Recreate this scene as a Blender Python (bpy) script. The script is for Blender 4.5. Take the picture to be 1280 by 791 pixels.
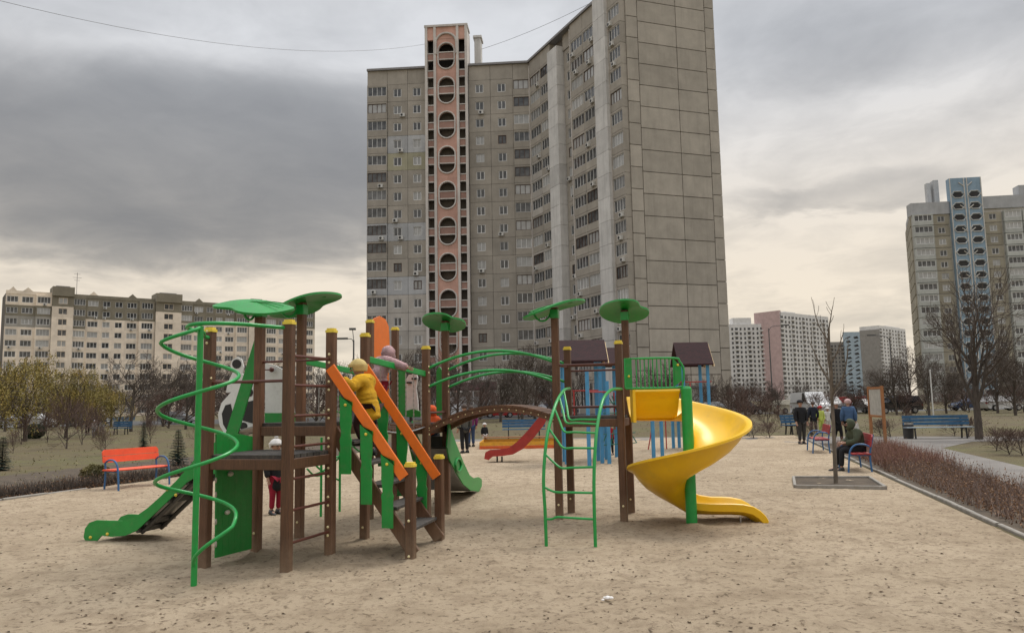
import bpy, bmesh, math, random
from mathutils import Vector, Matrix, noise
for o in list(bpy.data.objects): bpy.data.objects.remove(o)
SC = bpy.context.scene
COL = SC.collection
V = Vector
PI = math.pi
# ------------------------------------------------------------------ camera
W, H, F, H0, HOR, ROLL = 1280, 791, 961.0, 1.75, 503.0, 0.0184
PITCH = math.atan((HOR - H / 2) / F)
CR, SR, CP, SP = math.cos(ROLL), math.sin(ROLL), math.cos(PITCH), math.sin(PITCH)
cd = bpy.data.cameras.new('camera')
cd.sensor_width = 36.0
cd.lens = F / W * 36.0
cd.clip_start = 0.1
cd.clip_end = 6000
cam = bpy.data.objects.new('camera', cd)
COL.objects.link(cam)
_X, _U, _F = V((1, 0, 0)), V((0, -SP, CP)), V((0, CP, SP))
_r = _X * CR - _U * SR
_u = _X * SR + _U * CR
m4 = Matrix(((_r.x, _u.x, -_F.x, 0), (_r.y, _u.y, -_F.y, 0), (_r.z, _u.z, -_F.z, H0), (0, 0, 0, 1)))
cam.matrix_world = m4
SC.camera = cam
# ------------------------------------------------------------------ world: overcast sky
wd = bpy.data.worlds.new('World')
SC.world = wd
wd.use_nodes = True
NT = wd.node_tree
NT.nodes.clear()
SUN_EL, SUN_AZ = 58.0, 50.0      # degrees; azimuth measured from +Y towards +X

def _n(t, **kw):
    n = NT.nodes.new(t)
    for k, v in kw.items(): setattr(n, k, v)
    return n

def _m(op, a, b=None, clamp=False):
    n = _n('ShaderNodeMath', operation=op, use_clamp=clamp)
    for i, x in enumerate((a, b)):
        if x is None: continue
        if isinstance(x, (int, float)): n.inputs[i].default_value = x
        else: NT.links.new(x, n.inputs[i])
    return n.outputs[0]

def _mixc(f, a, b):
    n = _n('ShaderNodeMix', data_type='RGBA')
    for i, x in ((0, f), (6, a), (7, b)):
        if isinstance(x, (int, float)): n.inputs[i].default_value = x
        elif isinstance(x, tuple): n.inputs[i].default_value = (*x, 1)
        else: NT.links.new(x, n.inputs[i])
    return n.outputs[2]

def _smooth(x, lo, hi):
    n = _n('ShaderNodeMapRange', interpolation_type='SMOOTHSTEP')
    NT.links.new(x, n.inputs[0])
    n.inputs[1].default_value = lo; n.inputs[2].default_value = hi
    return n.outputs[0]

tc = _n('ShaderNodeTexCoord')
sx = _n('ShaderNodeSeparateXYZ'); NT.links.new(tc.outputs['Generated'], sx.inputs[0])
dx, dy, dz = sx.outputs
az = _m('ARCTAN2', dx, dy)
el = _m('ARCSINE', dz)
zz = _m('ADD', _m('ABSOLUTE', dz), 0.16)
cb = _n('ShaderNodeCombineXYZ')
NT.links.new(_m('DIVIDE', dx, zz), cb.inputs[0]); NT.links.new(_m('DIVIDE', dy, zz), cb.inputs[1])

def _noise(sc, det, rough, off=(0, 0, 0), dist=0.0):
    mp = _n('ShaderNodeMapping'); NT.links.new(cb.outputs[0], mp.inputs[0])
    mp.inputs['Location'].default_value = off
    n = _n('ShaderNodeTexNoise')
    NT.links.new(mp.outputs[0], n.inputs['Vector'])
    n.inputs['Scale'].default_value = sc; n.inputs['Detail'].default_value = det
    n.inputs['Roughness'].default_value = rough; n.inputs['Distortion'].default_value = dist
    return n.outputs['Fac']

nA = _noise(0.75, 6, 0.55, (3.1, 1.7, 0), 0.3)
nB = _noise(2.1, 7, 0.55, (7.3, 2.2, 0.5), 0.6)
nC = _noise(4.6, 5, 0.6, (1.9, 8.4, 2.0), 0.4)
wob = _m('MULTIPLY', _m('SUBTRACT', nB, 0.5), 0.30)
wob2 = _m('MULTIPLY', _m('SUBTRACT', nA, 0.5), 0.35)

def _cloud(a0, e0, wa, we):
    qa = _m('DIVIDE', _m('SUBTRACT', _m('ADD', az, wob2), a0), wa)
    qe = _m('DIVIDE', _m('SUBTRACT', _m('ADD', el, _m('MULTIPLY', wob, 0.4)), e0), we)
    q = _m('ADD', _m('MULTIPLY', qa, qa), _m('MULTIPLY', qe, qe))
    return _m('SUBTRACT', 1.0, _smooth(q, 0.15, 1.25))

d1 = _cloud(-0.36, 0.285, 0.42, 0.13)           # heavy grey mass
d2 = _cloud(0.50, 0.44, 0.34, 0.10)
d3 = _cloud(-0.15, 0.62, 0.75, 0.16)
d4 = _cloud(0.42, 0.24, 0.15, 0.03)
dark = _m('ADD', _m('MULTIPLY', d1, 0.92), _m('MULTIPLY', d2, 0.22))
dark = _m('ADD', dark, _m('MULTIPLY', d3, 0.06))
dark = _m('ADD', dark, _m('MULTIPLY', d4, 0.3))
dark = _m('ADD', dark, _m('MULTIPLY', _smooth(nA, 0.40, 0.66), 0.16))
dark = _m('ADD', dark, _m('MULTIPLY', _m('SUBTRACT', nC, 0.5), 0.40))
dark = _m('ADD', dark, _m('MULTIPLY', _m('SUBTRACT', nB, 0.47), 0.62))
dark = _m('SUBTRACT', 1.0, _m('POWER', 2.718, _m('MULTIPLY', dark, -1.35)), True)
low = _m('SUBTRACT', 1.0, _smooth(el, 0.10, 0.46))
bright = _mixc(low, (0.56, 0.57, 0.59), (0.70, 0.615, 0.50))
cloud = _mixc(dark, bright, (0.098, 0.106, 0.120))
# an overcast sky is brighter overhead than at the horizon
up = _m('ADD', 1.0, _m('MULTIPLY', _smooth(el, 0.55, 1.4), 2.3))
gain = _n('ShaderNodeVectorMath', operation='SCALE')
NT.links.new(cloud, gain.inputs[0]); NT.links.new(up, gain.inputs['Scale'])
sky = _n('ShaderNodeTexSky', sky_type='NISHITA', sun_disc=False)
sky.sun_elevation = math.radians(SUN_EL); sky.sun_rotation = math.radians(SUN_AZ)
sk = _n('ShaderNodeVectorMath', operation='SCALE'); NT.links.new(sky.outputs[0], sk.inputs[0]); sk.inputs['Scale'].default_value = 0.08
colr = _mixc(0.95, sk.outputs[0], gain.outputs[0])
bg = _n('ShaderNodeBackground'); bg.inputs[1].default_value = 1.0
NT.links.new(colr, bg.inputs[0])
ow = _n('ShaderNodeOutputWorld'); NT.links.new(bg.outputs[0], ow.inputs[0])
# ------------------------------------------------------------------ sun behind cloud
sl = bpy.data.lights.new('sun', 'SUN')
sl.energy = 1.5; sl.angle = math.radians(24); sl.color = (1.0, 0.95, 0.87)
so = bpy.data.objects.new('sun', sl); COL.objects.link(so)
_e, _a = math.radians(SUN_EL), math.radians(SUN_AZ)
so.rotation_euler = V((math.sin(_a) * math.cos(_e), math.cos(_a) * math.cos(_e), math.sin(_e))).to_track_quat('Z', 'Y').to_euler()
so.location = (0, 0, 60)
SC.view_settings.view_transform = 'Standard'
SC.view_settings.look = 'None'
SC.view_settings.exposure = 0.40
SC.view_settings.gamma = 1.0
SC.view_settings.use_curve_mapping = False
SC.render.engine = 'CYCLES'

# ------------------------------------------------------------------ pixel -> place helpers
def ray(x, y):
    u = (x - W / 2) / F; v = -(y - H / 2) / F
    a = u * CR + v * SR; b = -u * SR + v * CR
    return V((a, CP - b * SP, SP + b * CP))
def G(x, y, z=0.0):                       # where the pixel's ray meets the level z
    d = ray(x, y); t = (z - H0) / d.z
    return V((d.x * t, d.y * t, z))
def D(x, y, Y):                           # at the depth Y
    d = ray(x, y); t = Y / d.y
    return V((d.x * t, Y, H0 + d.z * t))
def PL(x, y, p0, dr):                     # on the vertical plane through p0 along dr
    d = ray(x, y); nx, ny = dr[1], -dr[0]
    t = (p0[0] * nx + p0[1] * ny) / (d.x * nx + d.y * ny)
    return V((d.x * t, d.y * t, H0 + d.z * t))

# ------------------------------------------------------------------ mesh helpers
class MB:
    def __init__(s): s.v = []; s.f = []; s.m = []
    def add(s, vs, fs, mi=0):
        o = len(s.v); s.v += [tuple(p) for p in vs]
        s.f += [tuple(i + o for i in f) for f in fs]; s.m += [mi] * len(fs)
        return s
    def box(s, c, d, R=None, mi=0):
        h = [x / 2 for x in d]; c = V(c); vs = []
        for z in (-1, 1):
            for x, y in ((-1, -1), (1, -1), (1, 1), (-1, 1)):
                p = V((x * h[0], y * h[1], z * h[2]))
                if R is not None: p = R @ p
                vs.append(c + p)
        return s.add(vs, [(3, 2, 1, 0), (4, 5, 6, 7), (0, 1, 5, 4), (1, 2, 6, 5), (2, 3, 7, 6), (3, 0, 4, 7)], mi)
    def frame(s, a, b, up=V((0, 0, 1))):
        t = (V(b) - V(a)).normalized()
        if abs(t.dot(up)) > 0.98: up = V((0, 1, 0))
        x = t.cross(up).normalized(); y = x.cross(t).normalized()
        return x, y, t
    def beam(s, a, b, w, h, ch=0.0, up=V((0, 0, 1)), mi=0, xdir=None):
        a, b = V(a), V(b); x, y, t = s.frame(a, b, up)
        if xdir is not None:
            x = V(xdir).normalized(); y = t.cross(x).normalized()
        w /= 2; h /= 2
        if ch > 0: pr = [(-w + ch, -h), (w - ch, -h), (w, -h + ch), (w, h - ch), (w - ch, h), (-w + ch, h), (-w, h - ch), (-w, -h + ch)]
        else: pr = [(-w, -h), (w, -h), (w, h), (-w, h)]
        n = len(pr)
        vs = [a + x * p + y * q for p, q in pr] + [b + x * p + y * q for p, q in pr]
        fs = [(i, (i + 1) % n, n + (i + 1) % n, n + i) for i in range(n)] + [tuple(range(n))[::-1], tuple(range(n, 2 * n))]
        return s.add(vs, fs, mi)
    def tube(s, pts, r, n=8, mi=0, cap=True):
        pts = [V(p) for p in pts]; k = len(pts)
        rs = r if isinstance(r, (list, tuple)) else [r] * k
        vs = []; px = None
        for i, p in enumerate(pts):
            t = (pts[min(i + 1, k - 1)] - pts[max(i - 1, 0)])
            if t.length < 1e-9: t = V((0, 0, 1))
            t.normalize()
            if px is None:
                px = t.cross(V((0, 0, 1)))
                if px.length < 0.05: px = t.cross(V((0, 1, 0)))
            px = px - t * px.dot(t)
            if px.length < 1e-6: px = t.orthogonal()
            px.normalize(); py = t.cross(px)
            for j in range(n):
                a = 2 * PI * j / n
                vs.append(p + (px * math.cos(a) + py * math.sin(a)) * rs[i])
        fs = []
        for i in range(k - 1):
            for j in range(n):
                j2 = (j + 1) % n
                fs.append((i * n + j, i * n + j2, (i + 1) * n + j2, (i + 1) * n + j))
        if cap and n > 3: fs += [tuple(range(n))[::-1], tuple(range((k - 1) * n, k * n))]
        return s.add(vs, fs, mi)
    def prism(s, poly, off, mi=0):
        poly = [V(p) for p in poly]; off = V(off); n = len(poly)
        vs = poly + [p + off for p in poly]
        fs = [tuple(range(n)), tuple(range(n, 2 * n))[::-1]] + [(i, n + i, n + (i + 1) % n, (i + 1) % n) for i in range(n)]
        return s.add(vs, fs, mi)
    def lathe(s, prof, n=16, c=(0, 0, 0), mi=0, axis='Z'):
        c = V(c); vs = []
        for r, z in prof:
            for j in range(n):
                a = 2 * PI * j / n
                p = V((r * math.cos(a), r * math.sin(a), z))
                if axis == 'Y': p = V((p.x, p.z, p.y))
                if axis == 'X': p = V((p.z, p.x, p.y))
                vs.append(c + p)
        k = len(prof); fs = []
        for i in range(k - 1):
            for j in range(n):
                j2 = (j + 1) % n
                fs.append((i * n + j, i * n + j2, (i + 1) * n + j2, (i + 1) * n + j))
        fs += [tuple(range(n))[::-1], tuple(range((k - 1) * n, k * n))]
        return s.add(vs, fs, mi)
    def ball(s, c, r, n=10, mi=0, sc=(1, 1, 1)):
        c = V(c); k = n // 2 + 1; vs = []; fs = []
        for i in range(k + 1):
            th = PI * i / k
            for j in range(n):
                a = 2 * PI * j / n
                vs.append(c + V((r * sc[0] * math.sin(th) * math.cos(a), r * sc[1] * math.sin(th) * math.sin(a), r * sc[2] * math.cos(th))))
        for i in range(k):
            for j in range(n):
                j2 = (j + 1) % n
                fs.append((i * n + j, (i + 1) * n + j, (i + 1) * n + j2, i * n + j2))
        return s.add(vs, fs, mi)
    def mesh(s, name='m', mats=(), smooth=40):
        me = bpy.data.meshes.new(name)
        me.from_pydata(s.v, [], s.f)
        for m in mats: me.materials.append(m)
        if len(mats) > 1: me.polygons.foreach_set('material_index', s.m)
        if smooth:
            me.polygons.foreach_set('use_smooth', [True] * len(me.polygons))
            me.set_sharp_from_angle(angle=math.radians(smooth))
        me.update()
        return me

def link(name, data, parent=None, loc=None, rz=0.0, sc=None, world=False):
    o = bpy.data.objects.new(name, data); COL.objects.link(o)
    if parent is not None:
        o.parent = parent
        if world: o.matrix_parent_inverse = Matrix.Translation(-V(parent.location))
    if loc is not None: o.location = loc
    if rz: o.rotation_euler = (0, 0, rz)
    if sc is not None: o.scale = (sc, sc, sc) if isinstance(sc, (int, float)) else sc
    return o
def tag(o, label=None, cat=None, group=None, kind=None):
    if label: o['label'] = label
    if cat: o['category'] = cat
    if group: o['group'] = group
    if kind: o['kind'] = kind
    return o
def thing(name, label, cat, loc=(0, 0, 0), rz=0.0, group=None, sc=None):
    return tag(link(name, None, None, loc, rz, sc), label, cat, group)
def mats_of(m): return list(m) if isinstance(m, (list, tuple)) else [m]
def part(name, mb, m, parent, world=True, smooth=40, kind=None):
    ms = mats_of(m)
    root = parent
    o = link(name, mb.mesh(name, ms, smooth), parent, world=world and parent is not None and parent.parent is None)
    if kind: o['kind'] = kind
    return o
def solo(name, mb, m, label, cat, group=None, smooth=40, kind=None):
    o = link(name, mb.mesh(name, mats_of(m), smooth))
    return tag(o, label, cat, group, kind)
def struct(name, mb, m, smooth=0):
    o = link(name, mb.mesh(name, mats_of(m), smooth)); o['kind'] = 'structure'; return o
def dup(root, loc, rz=0.0, sc=None, label=None, group=None):
    r = root.copy(); COL.objects.link(r)
    r.location = loc; r.rotation_euler = (0, 0, rz)
    if sc is not None: r.scale = (sc, sc, sc) if isinstance(sc, (int, float)) else sc
    if label: r['label'] = label
    if group: r['group'] = group
    for ch in list(root.children):
        c = ch.copy(); COL.objects.link(c); c.parent = r
        for g in list(ch.children):
            d = g.copy(); COL.objects.link(d); d.parent = c
    return r

# ------------------------------------------------------------------ materials
MATS = {}
def srgb(r, g, b):
    return tuple(((c / 255) / 12.92 if c / 255 <= 0.04045 else ((c / 255 + 0.055) / 1.055) ** 2.4) for c in (r, g, b))
class N:
    def __init__(s, name):
        s.mat = bpy.data.materials.new(name); s.mat.use_nodes = True
        s.t = s.mat.node_tree; s.b = s.t.nodes['Principled BSDF']
        s.tc = s.t.nodes.new('ShaderNodeTexCoord')
    def noise(s, sc, det=4, rough=0.55, vec='Object', scale3=None, dist=0.0):
        n = s.t.nodes.new('ShaderNodeTexNoise')
        src = s.tc.outputs[vec] if isinstance(vec, str) else vec
        if scale3:
            mp = s.t.nodes.new('ShaderNodeMapping'); mp.inputs['Scale'].default_value = scale3
            s.t.links.new(src, mp.inputs[0]); src = mp.outputs[0]
        s.t.links.new(src, n.inputs['Vector'])
        n.inputs['Scale'].default_value = sc; n.inputs['Detail'].default_value = det
        n.inputs['Roughness'].default_value = rough; n.inputs['Distortion'].default_value = dist
        return n.outputs['Fac']
    def pos(s):
        return s.t.nodes.new('ShaderNodeNewGeometry').outputs['Position']
    def ramp(s, f, *stops):
        n = s.t.nodes.new('ShaderNodeValToRGB'); e = n.color_ramp.elements
        while len(e) < len(stops): e.new(0.5)
        for i, (p, c) in enumerate(stops):
            e[i].position = p; e[i].color = (*c, 1) if len(c) == 3 else c
        s.t.links.new(f, n.inputs[0]); return n.outputs[0]
    def mix(s, f, a, b, mode='MIX'):
        n = s.t.nodes.new('ShaderNodeMix'); n.data_type = 'RGBA'; n.blend_type = mode
        for i, x in ((0, f), (6, a), (7, b)):
            if isinstance(x, (int, float)): n.inputs[i].default_value = x
            elif isinstance(x, tuple): n.inputs[i].default_value = (*x, 1)
            else: s.t.links.new(x, n.inputs[i])
        return n.outputs[2]
    def rand(s):
        return s.t.nodes.new('ShaderNodeObjectInfo').outputs['Random']
    def bump(s, h, st=0.4, dist=0.01):
        n = s.t.nodes.new('ShaderNodeBump'); n.inputs['Strength'].default_value = st; n.inputs['Distance'].default_value = dist
        s.t.links.new(h, n.inputs['Height']); s.t.links.new(n.outputs[0], s.b.inputs['Normal'])
    def col(s, c): 
        if isinstance(c, tuple): s.b.inputs['Base Color'].default_value = (*c, 1)
        else: s.t.links.new(c, s.b.inputs['Base Color'])
    def rough(s, r):
        if isinstance(r, (int, float)): s.b.inputs['Roughness'].default_value = r
        else: s.t.links.new(r, s.b.inputs['Roughness'])
def mul(c, k): return tuple(min(1, x * k) for x in c)
def mat(name, c, rough=0.55, metal=0.0, var=0.18, sc=6.0, bump=0.0, bsc=60.0, orand=0.0, spec=0.5, bdist=0.004, dirt=0.0, dirtc=(0.16, 0.13, 0.09)):
    if name in MATS: return MATS[name]
    k = N(name)
    f = k.noise(sc, 5, 0.6)
    c0 = k.ramp(f, (0.3, mul(c, 1 - var)), (0.7, mul(c, 1 + var)))
    if orand:
        r = k.rand()
        c0 = k.mix(1.0, c0, k.ramp(r, (0, (1 - orand,) * 3), (1, (1 + orand * 0.6,) * 3)), 'MULTIPLY')
    if dirt:
        g = k.noise(sc * 2.3, 6, 0.7)
        c0 = k.mix(k.ramp(g, (0.5, (0, 0, 0)), (0.75, (dirt,) * 3)), c0, dirtc)
    k.col(c0); k.rough(rough)
    k.b.inputs['Metallic'].default_value = metal
    k.b.inputs['Specular IOR Level'].default_value = spec
    if bump: k.bump(k.noise(bsc, 4, 0.6), bump, bdist)
    MATS[name] = k.mat
    return k.mat

GREEN = mat('green_enamel', (0.010, 0.29, 0.055), 0.33, var=0.10, sc=9, dirt=0.22, bump=0.06, bsc=90)
GREENP = mat('green_panel', (0.010, 0.25, 0.04), 0.42, var=0.10, sc=5, dirt=0.25, bump=0.08, bsc=90)
ORANGE = mat('orange_panel', (0.80, 0.17, 0.012), 0.42, var=0.08, sc=5, dirt=0.18)
YELLOW = mat('yellow_plastic', (0.82, 0.49, 0.010), 0.36, var=0.06, sc=2.0, dirt=0.16, bump=0.05, bsc=50)
CAPY = mat('yellow_cap', (0.72, 0.55, 0.06), 0.45, var=0.1)
BOLT = mat('pale_bolt_cap', (0.75, 0.66, 0.38), 0.4, var=0.05)
WHITEP = mat('white_panel', (0.68, 0.68, 0.66), 0.45, var=0.06, dirt=0.2)
BLACKP = mat('black_print', (0.012, 0.012, 0.013), 0.5)
MAROON = mat('red_brown_bar', (0.10, 0.030, 0.020), 0.45, var=0.15)
STEEL = mat('galvanised_steel', (0.42, 0.42, 0.42), 0.38, metal=0.85, var=0.15, sc=20)
SLIDEBED = mat('slide_bed_steel', (0.30, 0.30, 0.30), 0.36, metal=0.7, var=0.2, sc=5)
DARKDECK = mat('dark_deck_board', (0.045, 0.040, 0.036), 0.8, var=0.35, sc=9, bump=0.3, bsc=120, orand=0.3, dirt=0.5, dirtc=(0.2, 0.16, 0.12))
def wood(name, c, orand=0.22):
    k = N(name)
    g = k.noise(9, 6, 0.65, scale3=(9, 9, 0.55), dist=0.6)
    g2 = k.noise(2.2, 4, 0.6)
    a = k.ramp(g, (0.28, mul(c, 0.55)), (0.5, c), (0.75, mul(c, 1.5)))
    a = k.mix(k.ramp(g2, (0.45, (0, 0, 0)), (0.8, (0.4,) * 3)), a, mul(c, 1.9))
    a = k.mix(1.0, a, k.ramp(k.rand(), (0, (1 - orand,) * 3), (1, (1 + orand,) * 3)), 'MULTIPLY')
    sz = k.t.nodes.new('ShaderNodeSeparateXYZ'); k.t.links.new(k.pos(), sz.inputs[0])      # sand dust kicked up against the foot of the wood
    mr = k.t.nodes.new('ShaderNodeMapRange'); k.t.links.new(sz.outputs[2], mr.inputs[0]); mr.inputs[1].default_value = 0.42; mr.inputs[2].default_value = 0.0; mr.inputs[3].default_value = 0.0; mr.inputs[4].default_value = 0.75
    md = k.t.nodes.new('ShaderNodeMath'); md.operation = 'MULTIPLY'; k.t.links.new(mr.outputs[0], md.inputs[0]); k.t.links.new(k.noise(14, 5, .7), md.inputs[1])
    a = k.mix(md.outputs[0], a, (0.30, 0.23, 0.155))
    sc2 = k.noise(3.0, 6, .75, scale3=(6, 6, .8)); a = k.mix(k.ramp(sc2, (0.60, (0, 0, 0)), (0.72, (0.35,) * 3)), a, mul(c, 3.2))
    k.col(a); k.rough(0.55); k.bump(g, 0.35, 0.004)
    MATS[name] = k.mat
    return k.mat
WOOD = wood('brown_stained_wood', (0.105, 0.048, 0.023))
def glass(name, dk, lt, th):
    k = N(name)
    r = k.rand()
    f = k.noise(0.9, 3, 0.5)
    a = k.ramp(r, (0.0, dk), (th, mul(dk, 1.8)), (min(0.98, th + 0.12), lt), (1.0, mul(lt, 1.3)))
    k.col(k.mix(0.25, a, k.ramp(f, (0.35, mul(dk, 0.7)), (0.65, lt)))); k.rough(0.08)
    k.b.inputs['Specular IOR Level'].default_value = 0.6
    MATS[name] = k.mat
    return k.mat
PANE = glass('window_pane', (0.018, 0.020, 0.023), (0.36, 0.36, 0.35), 0.58)
FRAMEW = mat('window_frame_white', (0.62, 0.62, 0.61), 0.5, var=0.1, orand=0.25)
FRAMEB = mat('window_frame_brown', (0.07, 0.035, 0.022), 0.6, var=0.2)
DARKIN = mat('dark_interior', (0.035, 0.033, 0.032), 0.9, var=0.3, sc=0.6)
RUBBER = mat('tyre_rubber', (0.018, 0.018, 0.018), 0.8)
# ================================================================== SITE: ground, sand, paths
def ground_mat():
    k = N('winter_grass_ground')
    p = k.pos()
    a = k.noise(0.12, 6, 0.6, p); b = k.noise(1.6, 6, 0.7, p); c = k.noise(14, 5, 0.7, p)
    base = k.ramp(a, (0.30, (0.085, 0.064, 0.030)), (0.46, (0.120, 0.092, 0.038)), (0.62, (0.110, 0.106, 0.032)), (0.8, (0.150, 0.112, 0.048)))
    base = k.mix(k.ramp(b, (0.38, (0.75,) * 3), (0.62, (0, 0, 0))), base, (0.075, 0.055, 0.031))
    base = k.mix(0.7, base, k.ramp(c, (0.3, (0.55,) * 3), (0.7, (1.35,) * 3)), 'MULTIPLY')
    k.col(base); k.rough(0.95); k.bump(c, 0.6, 0.05)
    return k.mat
def sand_mat():
    k = N('sand')
    p = k.pos()
    a = k.noise(0.35, 5, 0.6, p); b = k.noise(2.6, 6, 0.65, p); c = k.noise(9.0, 5, 0.7, p, dist=0.5); d = k.noise(230, 3, 0.7, p)
    e = k.noise(17.0, 4, 0.62, p)
    base = k.ramp(a, (0.32, (0.385, 0.302, 0.208)), (0.68, (0.500, 0.402, 0.288)))
    base = k.mix(k.ramp(b, (0.47, (0, 0, 0)), (0.68, (0.55,) * 3)), base, (0.245, 0.183, 0.122))
    base = k.mix(k.ramp(c, (0.54, (0, 0, 0)), (0.66, (0.58,) * 3)), base, (0.190, 0.140, 0.092))
    base = k.mix(k.ramp(e, (0.56, (0, 0, 0)), (0.66, (0.72,) * 3)), base, (0.14, 0.10, 0.064))
    base = k.mix(0.8, base, k.ramp(d, (0.25, (0.62,) * 3), (0.75, (1.35,) * 3)), 'MULTIPLY')
    k.col(base); k.rough(0.95); k.b.inputs['Specular IOR Level'].default_value = 0.15
    n = k.t.nodes.new('ShaderNodeMath'); n.operation = 'ADD'
    k.t.links.new(e, n.inputs[0]); k.t.links.new(d, n.inputs[1])
    k.bump(n.outputs[0], 0.8, 0.02)
    return k.mat
def asphalt_mat(name, c):
    k = N(name); p = k.pos()
    a = k.noise(0.8, 5, 0.6, p); b = k.noise(60, 4, 0.7, p)
    base = k.ramp(a, (0.3, mul(c, 0.75)), (0.7, mul(c, 1.25)))
    k.col(k.mix(0.6, base, k.ramp(b, (0.3, (0.7,) * 3), (0.7, (1.3,) * 3)), 'MULTIPLY')); k.rough(0.9); k.bump(b, 0.4, 0.01)
    return k.mat
SOIL = mat('bare_soil', (0.075, 0.055, 0.036), 0.95, var=0.4, sc=3, bump=0.8, bsc=9, bdist=0.04)
CONC = mat('kerb_concrete', (0.27, 0.25, 0.22), 0.9, var=0.2, sc=7, bump=0.3, bsc=60, dirt=0.5)
PATH = asphalt_mat('worn_asphalt', (0.17, 0.155, 0.14))
ROADM = asphalt_mat('road_asphalt', (0.075, 0.073, 0.072))
mb = MB()
R0 = 2500
ring = [0, 40, 90, 200, 500, 1200, R0]
for i, r in enumerate(ring[1:]):
    pass
vs = [(0, 0, 0)]; fs = []; n = 48
for r in ring[1:]:
    for j in range(n): vs.append((r * math.cos(2 * PI * j / n), r * math.sin(2 * PI * j / n), 0))
for j in range(n): fs.append((0, 1 + j, 1 + (j + 1) % n))
for i in range(len(ring) - 2):
    for j in range(n):
        a = 1 + i * n; fs.append((a + j, a + n + j, a + n + (j + 1) % n, a + (j + 1) % n))
mb.add(vs, fs)
struct('ground', mb, ground_mat())

def sxl(y): return -10.2 + (y - 15.4) * 0.33
def sxr(y): return 8.30 + (y - 18.05) * 0.261
rng = random.Random(5)
foot = []
for _ in range(1100):
    y = rng.uniform(4, 22); x = rng.uniform(-0.72 * y, 0.66 * y)
    foot.append((x, y, rng.uniform(0.08, 0.17), rng.uniform(0.014, 0.034), rng.uniform(0, PI)))
cells = {}
for f in foot:
    for i in range(-1, 2):
        for j in range(-1, 2): cells.setdefault((int(f[0] // 0.3) + i, int(f[1] // 0.3) + j), []).append(f)
POSTXY = ((-3.385, 8.58), (-2.42, 8.31), (-2.155, 9.13), (-3.13, 9.50), (-2.84, 10.32), (-1.945, 10.12), (-1.19, 8.90), (-.965, 9.97), (.645, 11.54), (.87, 12.24), (1.555, 11.28), (1.775, 12.04), (-3.13, 7.68), (2.44, 10.9))
def sand_z(x, y):
    z = 0.018 + 0.028 * noise.noise((x * 0.35, y * 0.35, 1.3)) + 0.016 * noise.noise((x * 1.7, y * 1.7, 4.1))
    for px_, py_ in POSTXY:
        q = (x - px_) ** 2 + (y - py_) ** 2
        if q < .16: z += .035 * math.exp(-q / .018)
    if y < 24:
        z += 0.020 * noise.noise((x * 5.3, y * 5.3, 7.7)) + 0.010 * noise.noise((x * 13, y * 13, 2.7))
        for fx, fy, r, dp, an in cells.get((int(x // 0.3), int(y // 0.3)), ()):
            ca, sa = math.cos(an), math.sin(an); ex, ey = x - fx, y - fy
            q = ((ex * ca + ey * sa) / r) ** 2 + ((-ex * sa + ey * ca) / (r * 0.45)) ** 2
            if q < 2.2: z += dp * (-math.exp(-q * 2.2) + 0.45 * math.exp(-(q - 1.3) ** 2 * 5))
    return max(z, 0.006)
mb = MB(); NX, NY = 300, 330; vs = []
for j in range(NY + 1):
    y = 2.2 * (36.0 / 2.2) ** (j / NY)
    xa, xb = max(sxl(y), -0.75 * y - 2.5), min(sxr(y), 0.75 * y + 2.5)
    for i in range(NX + 1):
        x = xa + (xb - xa) * i / NX
        edge = 0.0 if i in (0, NX) or j == NY else 1.0
        vs.append((x, y, sand_z(x, y) * edge + (1 - edge) * 0.004))
fs = [(j * (NX + 1) + i, j * (NX + 1) + i + 1, (j + 1) * (NX + 1) + i + 1, (j + 1) * (NX + 1) + i) for j in range(NY) for i in range(NX)]
mb.add(vs, fs)
struct('sand', mb, sand_mat(), smooth=180)
# dark debris: crumbs of bark, leaves and clods lying on the sand
LIT = mat('leaf_litter', (0.075, 0.045, 0.024), 0.9, var=0.5, sc=3)
mb = MB()
for _ in range(6000):
    y = 3.6 + 20 * rng.random() ** 1.5; x = rng.uniform(max(sxl(y), -0.75 * y), min(sxr(y), 0.72 * y))
    if noise.noise((x * 0.5, y * 0.5, 9.0)) + rng.uniform(-0.35, 0.35) < -0.02: continue
    z = sand_z(x, y) + 0.003; s = rng.uniform(0.006, 0.026); a = rng.uniform(0, PI)
    c, d = math.cos(a) * s, math.sin(a) * s; k = rng.uniform(0.25, 0.7)
    mb.add([(x - c, y - d, z), (x + d * k, y - c * k, z + s * rng.uniform(0, .5)), (x + c, y + d, z), (x - d * k, y + c * k, z + s * rng.uniform(0, .6))], [(0, 1, 2, 3)])
tag(link('leaf_litter', mb.mesh('leaf_litter', [LIT], 0)), 'dark crumbs of leaves and bark strewn over the sand', 'litter', kind='stuff')
mb = MB(); p = G(757, 753); zs = sand_z(p.x, p.y)
for i in range(7): mb.ball((p.x + rng.uniform(-.05, .05), p.y + rng.uniform(-.03, .03), zs + 0.02 + rng.uniform(0, .015)), rng.uniform(.012, .022), 7, sc=(1.2, 1, .7))
solo('crumpled_paper', mb, mat('paper', (0.7, 0.68, 0.66), 0.8), 'small crumpled white paper lying on the open sand', 'litter')
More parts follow.
